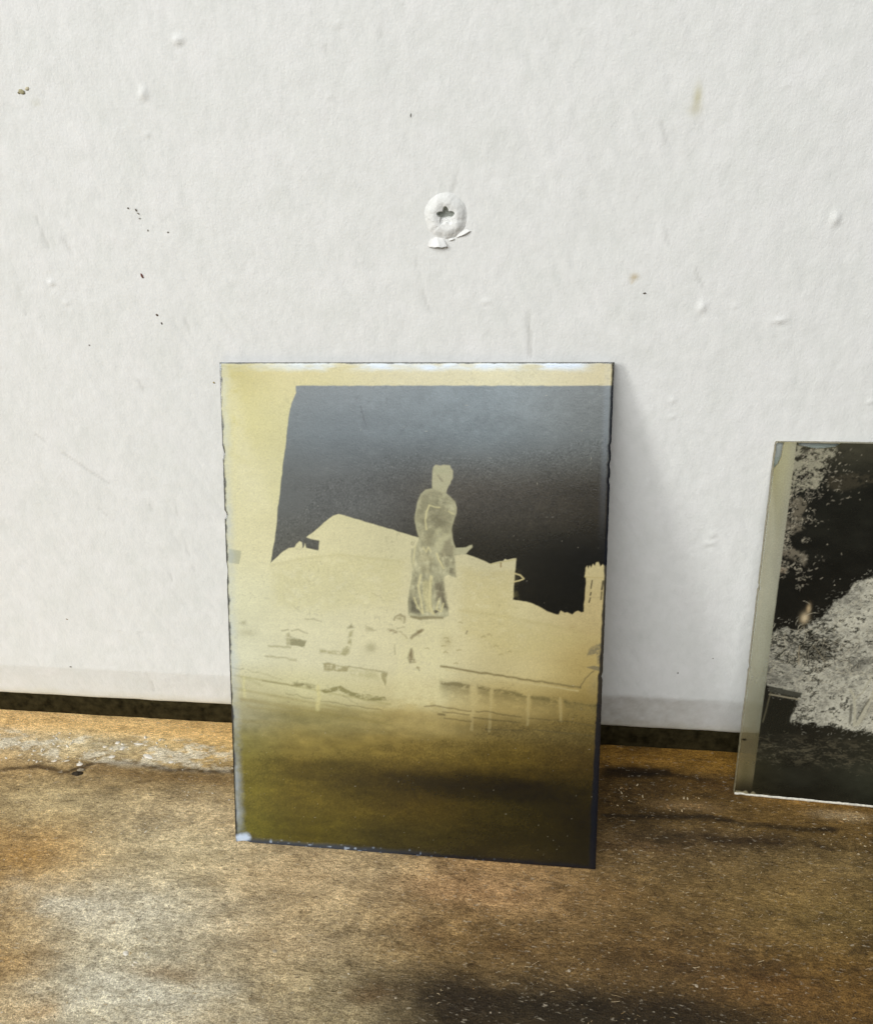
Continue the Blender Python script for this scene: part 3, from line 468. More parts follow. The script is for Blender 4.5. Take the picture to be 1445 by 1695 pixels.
# ---------------------------------------------------------------- materials
def wall_material():
    k = N('white_wall_paint')
    at = k.add('ShaderNodeAttribute', attribute_name='tone').outputs['Color']
    v = k.coord(); vd = k.coord((1, 1, .55), (0, -.75, 0))
    a = k.noise(v, 110, 5, .65); b = k.noise(vd, 480, 4, .68); c = k.noise(v, 2000, 2, .6)
    t = k.ramp(a, [(.3, (.93, .94, .925)), (.7, (1.0, 1.0, 1.0))])
    t2 = k.ramp(b, [(.3, (.95, .955, .95)), (.5, (.99, .99, .99)), (.7, (1.01, 1.01, 1.01))])
    col = k.mix(k.mix(at, t, 1, 'MULTIPLY'), t2, 1, 'MULTIPLY')
    h = k.math('ADD', k.math('MULTIPLY', b, .7), k.math('MULTIPLY', c, .35))
    bump = k.add('ShaderNodeBump', {'Height': h, 'Strength': .5, 'Distance': .00035}).outputs[0]
    p = k.add('ShaderNodeBsdfPrincipled', {'Base Color': col, 'Roughness': .62, 'Specular IOR Level': .25, 'Normal': bump})
    return k.end(p.outputs[0])
def plain(name, col, rough=.6, var=.25, scale=600, spec=.3, bump=.00015):
    k = N(name); v = k.coord()
    n = k.noise(v, scale, 4, .6); lo = tuple(c * (1 - var) for c in col); hi = tuple(min(1, c * (1 + var)) for c in col)
    c = k.ramp(n, [(.3, lo), (.7, hi)])
    b = k.add('ShaderNodeBump', {'Height': n, 'Strength': .6, 'Distance': bump}).outputs[0]
    return k.end(k.add('ShaderNodeBsdfPrincipled', {'Base Color': c, 'Roughness': rough, 'Specular IOR Level': spec, 'Normal': b}).outputs[0])
def shelf_material():
    k = N('worn_wood')
    at = k.add('ShaderNodeAttribute', attribute_name='tone').outputs['Color']
    grain = k.coord((.5, 1, 1)); v = k.coord(); gd = k.coord((.4, 1, 1), (0, 0, .55))
    n1 = k.noise(grain, 1500, 4, .78, .2); n2 = k.noise(v, 3400, 2, .7); n3 = k.noise(grain, 330, 4, .7, .3); n4 = k.noise(gd, 1700, 3, .6)
    m1 = k.ramp(n1, [(.32, (.42, .38, .32)), (.5, (.97, .97, .97)), (.66, (1.5, 1.5, 1.48))])
    m2 = k.ramp(n2, [(.34, (.36, .33, .28)), (.5, (1, 1, 1)), (.64, (1.75, 1.74, 1.7))])
    m3 = k.ramp(n3, [(.3, (.70, .67, .62)), (.5, (1, 1, 1)), (.72, (1.22, 1.23, 1.25))])
    col = k.mix(k.mix(k.mix(at, m1, .68, 'MULTIPLY'), m2, .62, 'MULTIPLY'), m3, .9, 'MULTIPLY')
    fleck = k.ramp(n4, [(.62, (0, 0, 0)), (.70, (1, 1, 1))])
    col = k.mix(col, (.62, .55, .42), k.math('MULTIPLY', fleck, .42))
    h = k.math('ADD', k.math('MULTIPLY', n1, .7), k.math('ADD', k.math('MULTIPLY', n2, .4), k.math('MULTIPLY', n4, .5)))
    b = k.add('ShaderNodeBump', {'Height': h, 'Strength': .9, 'Distance': .00045}).outputs[0]
    p = k.add('ShaderNodeBsdfPrincipled', {'Base Color': col, 'Roughness': .58, 'Specular IOR Level': .22, 'Normal': b})
    return k.end(p.outputs[0])
def emulsion_material(name, rough, grainy, translucency, spec):
    k = N(name)
    at = k.add('ShaderNodeAttribute', attribute_name='tone')
    sv = k.add('ShaderNodeAttribute', attribute_name='silvering').outputs['Fac']
    v = k.coord()
    g = k.noise(v, 2600, 3, .7); g2 = k.noise(v, 700, 3, .6)
    m = k.ramp(g, [(.3, (1 - grainy,) * 3), (.7, (1 + grainy,) * 3)])
    col = k.mix(at.outputs['Color'], m, 1, 'MULTIPLY')
    col = k.mix(col, (.56, .68, .86), sv)
    b = k.add('ShaderNodeBump', {'Height': k.math('ADD', g, g2), 'Strength': .35, 'Distance': .00006}).outputs[0]
    p = k.add('ShaderNodeBsdfPrincipled', {'Base Color': col, 'Roughness': rough, 'Metallic': k.math('MULTIPLY', sv, .22),
              'Specular IOR Level': spec, 'Specular Tint': (.92, .975, 1.0, 1), 'Normal': b})
    tr = k.add('ShaderNodeBsdfTranslucent', {'Color': col})
    lum = k.add('ShaderNodeRGBToBW', {0: at.outputs['Color']}).outputs[0]
    s = k.add('ShaderNodeMixShader', {0: k.math('MULTIPLY', lum, translucency), 1: p.outputs[0], 2: tr.outputs[0]}).outputs[0]
    clear = k.add('ShaderNodeBsdfTransparent', {'Color': (1, 1, 1, 1)})
    s = k.add('ShaderNodeMixShader', {0: at.outputs['Alpha'], 1: clear.outputs[0], 2: s}).outputs[0]
    return k.end(s)
def glass_material():
    k = N('old_plate_glass')
    t = k.add('ShaderNodeBsdfTransparent', {'Color': (.93, .96, .94, 1)})
    g = k.add('ShaderNodeBsdfGlossy', {'Color': (1, 1, 1, 1), 'Roughness': .05})
    f = k.add('ShaderNodeFresnel', {'IOR': 1.5}).outputs[0]
    return k.end(k.add('ShaderNodeMixShader', {0: f, 1: t.outputs[0], 2: g.outputs[0]}).outputs[0])
M_WALL = wall_material()
M_SHELF = shelf_material()
M_GLASS = glass_material()
M_EDGE = plain('dark_ground_glass_edge', (.022, .032, .05), .25, .5, 900, .5)
M_PALE_EDGE = plain('pale_ground_glass_edge', (.62, .60, .52), .4, .3, 1500, .5)
M_OLIVE_EDGE = plain('olive_glass_edge', (.20, .18, .11), .3, .4, 1500, .5)
M_GAP = plain('dark_stained_timber', (.026, .021, .0095), .9, .6, 420, .0)
M_FLAKE = plain('old_white_paint', (.72, .68, .60), .7, .12, 900, .2)
M_DULL_FLAKE = plain('dull_paint_crumb', (.40, .34, .25), .8, .3, 1500, .1)  # duller paint for the flakes further right
M_SCREWPAINT = plain('screw_paint', (.78, .79, .775), .62, .05, 700, .25, .0003)

# ---------------------------------------------------------------- wall
WY = 1.7                                      # wall face, mm behind the plates' contact line
def nonuniform(a, b, fine, lo, hi, coarse):
    return np.concatenate([np.arange(lo, a, coarse), np.arange(a, b, fine), np.arange(b, hi + coarse, coarse)])
def build_wall():
    xs = nonuniform(-142, 128, .55, -420, 420, 12.0)
    zs = np.concatenate([np.arange(6.6, 192, .55), np.arange(192, 480, 12.0)])
    X, Z = np.meshgrid(xs, zs)
    h = 0.16 * fbm(X / 26, Z / 34, 1, 3) + 0.24 * fbm((X + .5 * Z) / 4.0, (Z - .4 * X) / 8.0, 5, 4, .6) + 0.07 * fbm(X / 1.6, Z / 1.6, 9, 3)
    h += 0.10 * fbm(X / 2.6, Z / 14.0, 15, 3) * smooth(20, 70, X)          # vertical roller drags on the right
    h += .16 * fbm((X * .87 + Z * .5) / 1.1, (X * .5 - Z * .87) / 15.0, 75, 3) * smooth(-.05, .15, fbm(X / 40, Z / 40, 76, 3))   # brushed-out strokes
    for x, z, rx, rz, hh in WALL_BLOBS:
        q = ((X - x) / rx) ** 2 + ((Z - z) / rz) ** 2
        h += hh * .55 * np.exp(-q * .9)
        h += -.12 * np.exp(-(((X - x) / rx) ** 2 + ((Z - z + rz * 1.5) / rz) ** 2))
    h -= 5.5 * smooth(3.4, 2.5, np.hypot(X - 8.73, Z - 144.43))             # the hole the screw sits in
    tone = np.empty(X.shape + (3,)); tone[:] = (.79, .80, .785)
    for i, s in enumerate(WALL_SCRATCHES):
        idx = subset(X, Z, s, 2)
        d = line_sdf(X[idx] + .8 * fbm(X[idx] / 3, Z[idx] / 3, 30 + i, 2), Z[idx], s)
        m = smooth(.55, .05, d) * smooth(.2, .6, vnoise(X[idx] / 2.5, Z[idx] / 2.5, i))
        h[idx] -= .10 * m
        blend(tone, idx, (140, 140, 132), .22 * m)
    for x, z, rx, rz, c, st in WALL_STAINS:
        idx = subset(X, Z, [(x - 3 * rx, z - 3 * rz), (x + 3 * rx, z + 3 * rz)], 0)
        q = ((X[idx] - x) / rx) ** 2 + ((Z[idx] - z) / rz) ** 2
        blend(tone, idx, c, st * np.exp(-q) * (1 if max(c) < 130 else smooth(.2, .6, vnoise(X[idx] / 1.2, Z[idx] / 1.8, 3))))
    # slightly darker, warmer tone low down, and the uneven painted-out lower edge
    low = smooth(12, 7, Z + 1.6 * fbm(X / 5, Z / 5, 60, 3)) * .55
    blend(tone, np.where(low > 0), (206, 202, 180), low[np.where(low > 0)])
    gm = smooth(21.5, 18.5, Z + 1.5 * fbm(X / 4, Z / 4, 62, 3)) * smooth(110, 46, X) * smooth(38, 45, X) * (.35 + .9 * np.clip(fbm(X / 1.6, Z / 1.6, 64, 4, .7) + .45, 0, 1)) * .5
    w = np.where(gm > 0); blend(tone, w, (142, 130, 106), np.clip(gm[w], 0, 1))       # ingrained grime at the wall foot, with the plate's shadow painted in
    fine = np.array(h)
    # profile: flat face, then a shallow chamfer leaning in below 20.4 mm, then a rounded lower lip
    zb = 20.4 + .5 * fbm(X / 18, X * 0, 70, 3)
    back = np.where(Z < zb, (zb - Z) * .17, 0)
    lip = np.clip((8.6 - Z) / 2.0, 0, 1); back += 1.6 * lip ** 2.2
    Zr = Z + .35 * fbm(X / 7, X * 0 + 3, 71, 3) * smooth(12, 7, Z)
    Y = WY + back - fine * smooth(6.6, 9, Z)
    co = np.stack([X, Y, Zr], -1)
    # underside and back so the board has thickness
    last = co[0:1].copy(); u1 = last.copy(); u1[..., 1] += 5; u1[..., 2] += .4
    u2 = u1.copy(); u2[..., 1] = 18
    top = co[-1:].copy(); top[..., 1] = 18
    co = np.concatenate([u2, u1, co, top], 0)
    t4 = np.concatenate([tone[:1], tone[:1], tone, tone[-1:]], 0)
    t4 = np.concatenate([t4, np.ones(t4.shape[:2] + (1,))], -1)
    nv, nu = co.shape[:2]
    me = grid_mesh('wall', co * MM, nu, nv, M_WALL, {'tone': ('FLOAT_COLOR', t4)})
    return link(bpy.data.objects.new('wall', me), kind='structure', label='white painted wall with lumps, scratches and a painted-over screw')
wall = build_wall()

# dirt specks stuck to the wall: tiny lumpy pebbles, coloured one by one
def lump(verts, faces, cols, c, ax, ay, az, sx, sy, sz, col, seed):
    r = random.Random(seed); b = len(verts); nt, npz = 8, 4
    verts.append(c + az * sz)
    for j in range(1, npz):
        ph = j / npz * math.pi / 2
        for i in range(nt):
            th = i / nt * 2 * math.pi; k = r.uniform(.75, 1.2)
            verts.append(c + ax * (sx * math.sin(ph) * math.cos(th) * k) + ay * (sy * math.sin(ph) * math.sin(th) * k) + az * (sz * math.cos(ph) * k))
    for i in range(nt):
        th = i / nt * 2 * math.pi; k = r.uniform(.85, 1.2)
        verts.append(c + ax * (sx * math.cos(th) * k) + ay * (sy * math.sin(th) * k) - az * (sz * .4))
    for i in range(nt): faces.append((b, b + 1 + i, b + 1 + (i + 1) % nt))
    for j in range(npz - 1):
        for i in range(nt):
            a0 = b + 1 + j * nt; faces.append((a0 + i, a0 + nt + i, a0 + nt + (i + 1) % nt, a0 + (i + 1) % nt))
    cols.extend([col] * (len(verts) - b))
def attr_material(name, rough=.7):
    k = N(name); at = k.add('ShaderNodeAttribute', attribute_name='tone').outputs['Color']
    n = k.noise(k.coord(), 2500, 3, .6)
    c = k.mix(at, k.ramp(n, [(.3, (.7, .7, .7)), (.7, (1.2, 1.2, 1.2))]), 1, 'MULTIPLY')
    return k.end(k.add('ShaderNodeBsdfPrincipled', {'Base Color': c, 'Roughness': rough, 'Specular IOR Level': .2}).outputs[0])
M_SPECK = attr_material('dirt_specks')
def coloured(name, verts, faces, cols, mat):
    me = mesh_from(name, verts, faces, mat)
    a = me.attributes.new('tone', 'FLOAT_COLOR', 'POINT')
    a.data.foreach_set('color', np.array([(*lin(c), 1) for c in cols], np.float32).ravel())
    return me
V_, F_, C_ = [], [], []
AX, AY, AZ = Vector((1, 0, 0)), Vector((0, 0, 1)), Vector((0, -1, 0))
for i, (x, z, a, b, r, c) in enumerate(WALL_SPECKS):
    ca, sa = math.cos(math.radians(r)), math.sin(math.radians(r))
    back = (20.4 - z) * .17 if z < 20.4 else 0
    lump(V_, F_, C_, Vector((x, WY + back - .05, z)) * MM, AX * ca + AY * sa, AY * ca - AX * sa, AZ, a * MM, b * MM, min(a, b) * .3 * MM, c, i)
link(bpy.data.objects.new('dirt_specks', coloured('dirt_specks', V_, F_, C_, M_SPECK)), wall, kind='stuff')

# ---------------------------------------------------------------- dark timber seen in the gap under the wall
def build_gap():
    xs = np.arange(-420, 421, 6.0); prof = [(4.2, -2), (4.2, 2), (4.4, 5), (4.6, 8.2), (16, 8.4)]
    co = np.zeros((len(prof), len(xs), 3))
    for j, (y, z) in enumerate(prof):
        co[j, :, 0] = xs; co[j, :, 1] = y + .25 * fbm(xs / 9, xs * 0 + j, 4, 3); co[j, :, 2] = z
    co[:, :, 1] = np.maximum(co[:, :, 1], 3.2)
    me = grid_mesh('gap_board', co * MM, len(xs), len(prof), M_GAP)
    return link(bpy.data.objects.new('gap_board', me), kind='structure')
build_gap()

# ---------------------------------------------------------------- shelf
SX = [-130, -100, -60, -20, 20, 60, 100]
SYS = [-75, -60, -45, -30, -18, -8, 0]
SH = [ # rows from front to wall: wood, dust and painted light falloff to the right
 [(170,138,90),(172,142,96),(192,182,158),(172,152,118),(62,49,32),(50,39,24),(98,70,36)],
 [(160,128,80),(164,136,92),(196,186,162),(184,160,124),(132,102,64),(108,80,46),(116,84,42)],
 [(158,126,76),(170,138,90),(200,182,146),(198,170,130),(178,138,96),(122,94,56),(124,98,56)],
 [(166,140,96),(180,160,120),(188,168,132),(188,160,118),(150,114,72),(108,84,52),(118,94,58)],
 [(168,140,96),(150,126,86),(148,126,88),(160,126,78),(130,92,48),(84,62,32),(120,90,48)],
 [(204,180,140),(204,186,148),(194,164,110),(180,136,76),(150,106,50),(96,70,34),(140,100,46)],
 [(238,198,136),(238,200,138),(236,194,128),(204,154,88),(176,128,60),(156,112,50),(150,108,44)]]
def build_shelf():
    xs = nonuniform(-150, 125, .42, -420, 420, 12.0)
    ys = np.concatenate([np.arange(-330, -96, 12.0), np.arange(-96, 5.2, .42)])
    X, Y = np.meshgrid(xs, ys)
    wx = 9 * fbm(X / 22, Y / 12, 2, 4); wy = 5 * fbm(X / 22, Y / 9, 8, 4)
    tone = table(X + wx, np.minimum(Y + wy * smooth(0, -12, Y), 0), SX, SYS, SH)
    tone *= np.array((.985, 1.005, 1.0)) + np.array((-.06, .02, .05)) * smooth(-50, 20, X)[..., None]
    # blotches of dirt and wear
    g = fbm(X / 9, Y / 4.5, 21, 5, .6); tone *= np.exp(1.05 * g)[..., None]
    g = fbm(X / 2.0, Y / 1.1, 27, 4, .7); tone *= np.exp(.9 * g * (1 - .6 * smooth(-8, -3, Y)))[..., None]
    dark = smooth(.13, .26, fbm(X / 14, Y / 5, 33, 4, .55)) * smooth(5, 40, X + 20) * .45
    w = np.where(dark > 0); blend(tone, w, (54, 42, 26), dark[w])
    wv = .8 * fbm(X / 4, Y / 2, 41, 4)
    lx = fbm(X / 9, Y / 7, 46, 5, .6); ly = fbm(X / 9, Y / 7, 48, 5, .6)
    for x0, y0, rx, ry, c, st in SHELF_PATCHES:
        idx = subset(X, Y, [(x0 - 2.6 * rx, y0 - 2.6 * ry), (x0 + 2.6 * rx, y0 + 2.6 * ry)], 0)
        q = ((X[idx] - x0) / rx + 1.5 * lx[idx]) ** 2 + ((Y[idx] - y0) / ry + 1.5 * ly[idx]) ** 2
        m = np.exp(-q) * smooth(5.5, 3.0, ((X[idx] - x0) / rx) ** 2 + ((Y[idx] - y0) / ry) ** 2)
        blend(tone, idx, c, st * m * (.6 + .8 * np.clip(fbm(X[idx] / 2.5, Y[idx] / 1.6, 49, 4, .7) + .5, 0, 1)).clip(0, 1))
    for i, (pts, wd, c, st) in enumerate(SHELF_STREAKS):
        idx = subset(X, Y, pts, wd * 2 + 2)
        d = line_sdf(X[idx] + 2 * wv[idx], Y[idx] + 1.6 * wv[idx], pts)
        m = smooth(wd * .95, wd * .1, d) * (.55 + .9 * np.clip(fbm(X[idx] / 3, Y[idx] / 1.2, 50 + i, 4) + .5, 0, 1)).clip(0, 1)
        blend(tone, idx, c, np.clip(st * m, 0, 1))
    # white chalky residue along the bare ochre strip by the wall
    chalk = smooth(-.02, .12, fbm(X / 6, Y / 2.6, 61, 5, .65)) * smooth(-17, -12, Y) * smooth(-2.5, -6, Y) * smooth(-20, -75, X) * .85
    w = np.where(chalk > 0); blend(tone, w, (214, 206, 184), chalk[w])
    h = .5 * fbm(X / 30, Y / 14, 3, 3) + .22 * fbm(X / 6, Y / 2.0, 13, 4) + .12 * fbm(X / 1.6, Y / .8, 17, 3)
    h += .35 * smooth(-13, -8, Y + 4 * fbm(X / 12, Y / 6, 19, 3))        # worn step up to the bare strip
    h -= h[np.abs(Y - -1).argmin() % 1].mean() * 0
    Zs = h - .10
    co = np.stack([X, Y, Zs], -1)
    fr = co[:1].copy(); fr[..., 2] = -22
    co = np.concatenate([fr, co], 0); tone = np.concatenate([tone[:1], tone], 0)
    tone = tone * np.minimum(1, .80 / tone.max(-1))[..., None]
    t4 = np.concatenate([np.clip(tone, .004, .85), np.ones(tone.shape[:2] + (1,))], -1)
    nv, nu = co.shape[:2]
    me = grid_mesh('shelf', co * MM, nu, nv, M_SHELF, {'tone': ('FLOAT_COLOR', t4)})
    return link(bpy.data.objects.new('shelf', me), kind='structure', label='worn brown wooden shelf, dusty pale on the left, light falloff painted in to the right'), xs, ys, Zs
shelf, SHX, SHY, SHZ = build_shelf()
def shelf_z(x, y):
    return SHZ[np.clip(np.searchsorted(SHY, y), 0, len(SHY) - 1), np.clip(np.searchsorted(SHX, x), 0, len(SHX) - 1)]
V_, F_, C_ = [], [], []
AX, AY, AZ = Vector((1, 0, 0)), Vector((0, 1, 0)), Vector((0, 0, 1))
rr = random.Random(3)
for i, (x, y, s) in enumerate(CRUMBS):
    a = rr.uniform(0, math.pi); ca, sa = math.cos(a), math.sin(a)
    c = rr.choice([(206, 196, 172), (214, 208, 192), (190, 170, 130), (222, 214, 196)]) if x < 0 else rr.choice([(186, 166, 130), (200, 184, 150), (150, 120, 78)])
    lump(V_, F_, C_, Vector((x, y, shelf_z(x, y))) * MM, AX * ca + AY * sa, AY * ca - AX * sa, AZ, s * rr.uniform(.6, 1.3) * MM, s * .5 * MM, s * .3 * MM, c, 900 + i)
link(bpy.data.objects.new('crumbs', coloured('crumbs', V_, F_, C_, M_SPECK)), shelf, kind='stuff')
for i, (x, y, a, b) in enumerate(FLAKES):
    V_, F_, C_ = [], [], []
    lump(V_, F_, C_, Vector((0, 0, 0)), AX, AY, AZ, a * MM, b * MM, min(a, b) * .3 * MM, (0, 0, 0), 300 + i)
    o = link(bpy.data.objects.new('paint_flake', mesh_from('paint_flake', V_, F_, M_FLAKE if x < -40 else M_DULL_FLAKE, False)), shelf)
    o.location = Vector((x, y, shelf_z(x, y))) * MM; o.rotation_euler = (0, 0, rr.uniform(-.4, .4))
# loose wood fibres and lint lying on the worn surface
FV, FF, FC = [], [], []
fr_ = np.random.default_rng(21)
for i in range(4200):
    x = fr_.uniform(-140, 122); y = fr_.uniform(-92, -12) if i % 5 else fr_.uniform(-92, -40)
    if fr_.random() > (.45 + .55 * (x > 10)) * (1.0 if y < -20 else .5): continue
    L = fr_.gamma(2.0, .28) + .15; wd = fr_.uniform(.05, .12); a_ = fr_.normal(0, .35) + (.5 if fr_.random() < .35 and x > 0 else 0)
    if fr_.random() < .15: a_ = fr_.uniform(0, math.pi)
    z = shelf_z(x, y); bend = fr_.normal(0, .12); b0 = len(FV)
    c = ((172, 150, 114), (150, 124, 84), (196, 178, 144))[fr_.integers(3)] if fr_.random() < .6 else (58, 44, 28)
    if x > 0 and y < -58 and fr_.random() < .75: continue
    for s in (-1, 0, 1):
        for q in (-1, 1):
            lx = s * L / 2; ly = q * wd / 2 + bend * L * (s * s - .5)
            FV.append(Vector((x + lx * math.cos(a_) - ly * math.sin(a_), y + lx * math.sin(a_) + ly * math.cos(a_), z + .10 + .06 * (s == 0))) * MM); FC.append(c)
    FF += [(b0, b0 + 2, b0 + 3, b0 + 1), (b0 + 2, b0 + 4, b0 + 5, b0 + 3)]
link(bpy.data.objects.new('wood_fibres', coloured('wood_fibres', FV, FF, FC, M_SPECK)), shelf, kind='stuff')
# small dark knot beside the wall, left
V_, F_, C_ = [], [], []
for i, (dx, dy, s) in enumerate(((0, 0, 1.2), (1.0, .2, .9), (-.9, -.1, .8), (.3, 1.4, .9), (.9, 1.5, .7))):
    lump(V_, F_, C_, Vector((dx, dy, 0)) * MM, AX, AY, AZ, s * MM, s * .7 * MM, s * .6 * MM, (46, 38, 26) if i < 3 else (150, 138, 116), 70 + i)
o = link(bpy.data.objects.new('dirt_lump', coloured('dirt_lump', V_, F_, C_, M_SPECK)), label='small dark lump of grit on the shelf near the wall, far left', category='debris')
o.location = Vector((-98.7, -19.4, shelf_z(-98.7, -19.4))) * MM

# ---------------------------------------------------------------- painted-over screw
def build_screw():
    root = bpy.data.objects.new('wall_screw', None)
    link(root, label='white painted-over screw head with star recess in the wall', category='screw')
    root.location = Vector((8.73, WY, 144.43)) * MM
    # polar height field: paint collar, domed head, star-shaped recess (y is out of the wall, negative)
    nr, nt = 70, 180
    rs = np.linspace(0, 5.2, nr) ; th = np.linspace(0, 2 * math.pi, nt + 1)
    R_, T_ = np.meshgrid(rs, th)
    px = R_ * np.cos(T_); pz = R_ * np.sin(T_)
    head = .85 * smooth(4.9, 2.3, R_ + .9 * fbm(np.cos(T_) * 2, np.sin(T_) * 2, 3, 3)) - .3 * smooth(3.0, 1.2, R_)
    star = 1.5 + .36 * np.cos(5 * (T_ - math.pi / 2))
    rec = smooth(.10, -.10, R_ - star)
    plug = smooth(.3, -.3, pz + .35 + .5 * fbm(px * 1.5, pz * 1.5, 6, 3)) * .85 + .12        # paint filling the lower half
    depth = rec * (1.9 - 1.6 * plug)
    hgt = head - depth + .22 * fbm(px * 1.1, pz * 1.1, 9, 3) + .10 * smooth(.7, 0, np.abs(R_ - 3.6)) * (fbm(px / 1.5, pz / 1.5, 4, 2) + .6)
    hgt = hgt * smooth(5.2, 4.2, R_) - .25 * (1 - smooth(5.2, 4.2, R_))
    co = np.stack([px, -hgt, pz], -1)
    recess_shade = (rec * smooth(.55, .2, plug))[..., None]  # shade inside the open recess, painted as a darker grey
    tn = np.concatenate([(1 - recess_shade) * np.array((.78, .79, .775)) + recess_shade * np.array((.50, .52, .48)), np.ones(R_.shape + (1,))], -1)
    me = grid_mesh('screw_head', co * MM, nr, nt + 1, M_WALL, {'tone': ('FLOAT_COLOR', tn)})
    link(bpy.data.objects.new('screw_head', me), root)
    # curled flap of paint below left, lifted off the wall
    def flap(name, cx, cz, w, hgt_, lift, rot, seed):
        nu, nv = 22, 12
        U, Vv = np.meshgrid(np.linspace(-1, 1, nu), np.linspace(0, 1, nv))
        edge = .12 * fbm(U * 3, U * 0, seed, 3)
        x = w * U * (.9 - .3 * (1 - Vv)) + .35 * Vv ** 2; z = -hgt_ * (Vv + edge * Vv)
        y = .15 - (lift * Vv ** 1.5 + .12 * fbm(U * 2, Vv * 2, seed + 2, 2)) * (1 - .75 * np.abs(U - .25) ** 1.5)
        c, s = math.cos(rot), math.sin(rot)
        f = np.stack([cx + c * x - s * z, y, cz + s * x + c * z], -1)
        b = f.copy(); b[..., 1] += .12
        both = np.concatenate([f, b[::-1], f[:1]], 0)
        link(bpy.data.objects.new(name, grid_mesh(name, both * MM, nu, both.shape[0], M_SCREWPAINT, flip=True)), root)
    flap('paint_flap', -2.4, -3.5, 2.4, 2.6, 1.3, .03, 3)
    flap('paint_flap', 2.5, -2.6, 2.0, 1.5, .7, .45, 8)
    flap('paint_flap', .4, -4.1, .8, .9, .5, .35, 12)
build_screw()

# ---------------------------------------------------------------- glass negatives
def plate_frame(xb, yb, yaw, lean, roll):
    u = Vector((math.cos(yaw), math.sin(yaw), 0)); n = Vector((-math.sin(yaw), math.cos(yaw), 0))
    v = Vector((0, 0, 1)) * math.cos(lean) + n * math.sin(lean)
    u2 = u * math.cos(roll) + v * math.sin(roll); v2 = -u * math.sin(roll) + v * math.cos(roll)
    w = u2.cross(v2)                            # faces the viewer (towards -y)
    return Matrix(((u2.x, v2.x, w.x, xb), (u2.y, v2.y, w.y, yb), (u2.z, v2.z, w.z, 0), (0, 0, 0, 1)))
def edges(width, height, seed, chips, amp):
    """outline of a hand-cut plate: returns functions L(v) R(v) B(u) T(u)"""
    def jit(t, s): return amp * (fbm(t / 9, t * 0 + s, seed + s, 4, .6) + .8 * fbm(t / 1.3, t * 0 + s, seed + s + 7, 2))
    def bite(side, t):
        r = 0 * t
        for s, c, d, w in chips:
            if s == side: r = r + d * np.clip(1 - np.abs(t - c) / w, 0, 1) ** .7
        return r
    return (lambda t: np.abs(jit(t, 1)) + bite('L', t), lambda t: width - np.abs(jit(t, 2)) - bite('R', t),
            lambda t: np.abs(jit(t, 3)) * .5 + bite('B', t), lambda t: height - np.abs(jit(t, 4)) * .4 - bite('T', t))
def warp_grid(us, vs, E, width, height):
    U, V = np.meshgrid(us, vs)
    L, R, B, T = E
    # only the outermost few millimetres bend to the outline
    e = 1.6
    U2 = U + np.where(U < e, L(V) * (1 - U / e), 0) - np.where(U > width - e, (width - R(V)) * (1 - (width - U) / e), 0)
    V2 = V + np.where(V < e, B(U) * (1 - V / e), 0) - np.where(V > height - e, (height - T(U)) * (1 - (height - V) / e), 0)
    return U2, V2
def glass_body(name, E, width, height, thick, root, edge_mat):
    L, R, B, T = E
    n = 160
    tv = np.linspace(.3, height - .3, n); tu = np.linspace(.3, width - .3, n)
    loop = [(float(L(np.array([t]))[0]), t) for t in tv] + [(t, float(T(np.array([t]))[0])) for t in tu] \
         + [(float(R(np.array([t]))[0]), t) for t in tv[::-1]] + [(t, float(B(np.array([t]))[0])) for t in tu[::-1]]
    m = len(loop); cx, cy = width / 2, height / 2
    def ring(off, z): return [((x - cx) * (1 - off / width * 2) + cx, (y - cy) * (1 - off / height * 2) + cy, z) for x, y in loop]
    verts = ring(.0, -.16) + ring(0, -thick + .12) + ring(.12, -.03) + ring(.12, -thick)
    verts = [Vector(v) * MM for v in verts]
    def quads(a, b): return [(a * m + i, a * m + (i + 1) % m, b * m + (i + 1) % m, b * m + i) for i in range(m)]
    side = quads(2, 0) + quads(0, 1) + quads(1, 3)
    me = mesh_from('glass_edge', verts, side, edge_mat, False)
    link(bpy.data.objects.new('glass_edge', me), root)
    me = mesh_from('glass_plate', verts, [tuple(range(2 * m, 3 * m))[::-1], tuple(range(3 * m, 4 * m))], M_GLASS, False)
    link(bpy.data.objects.new('glass_plate', me), root)

def lower_edge(E, width, root):
    '''broken pale lower rim of the plate, catching the light'''
    n = 180; us = np.linspace(.1, width - .2, n); b = E[2](us)
    top = b + .55 + .55 * fbm(us / 2.0, us * 0, 91, 4, .7); prof = []
    for v_, z_ in ((b - .05, -1.5), (b - .12, .02), (b + .15, .16), (top, .14), (top + .05, .02)):
        prof.append(np.stack([us, v_ + 0 * us, z_ + .08 * fbm(us / .9, us * 0, 95, 2) + 0 * us], -1))
    me = grid_mesh('chipped_edge', np.array(prof) * MM, n, len(prof), M_PALE_EDGE)
    link(bpy.data.objects.new('chipped_edge', me), root, label='pale chipped lower edge of the glass')

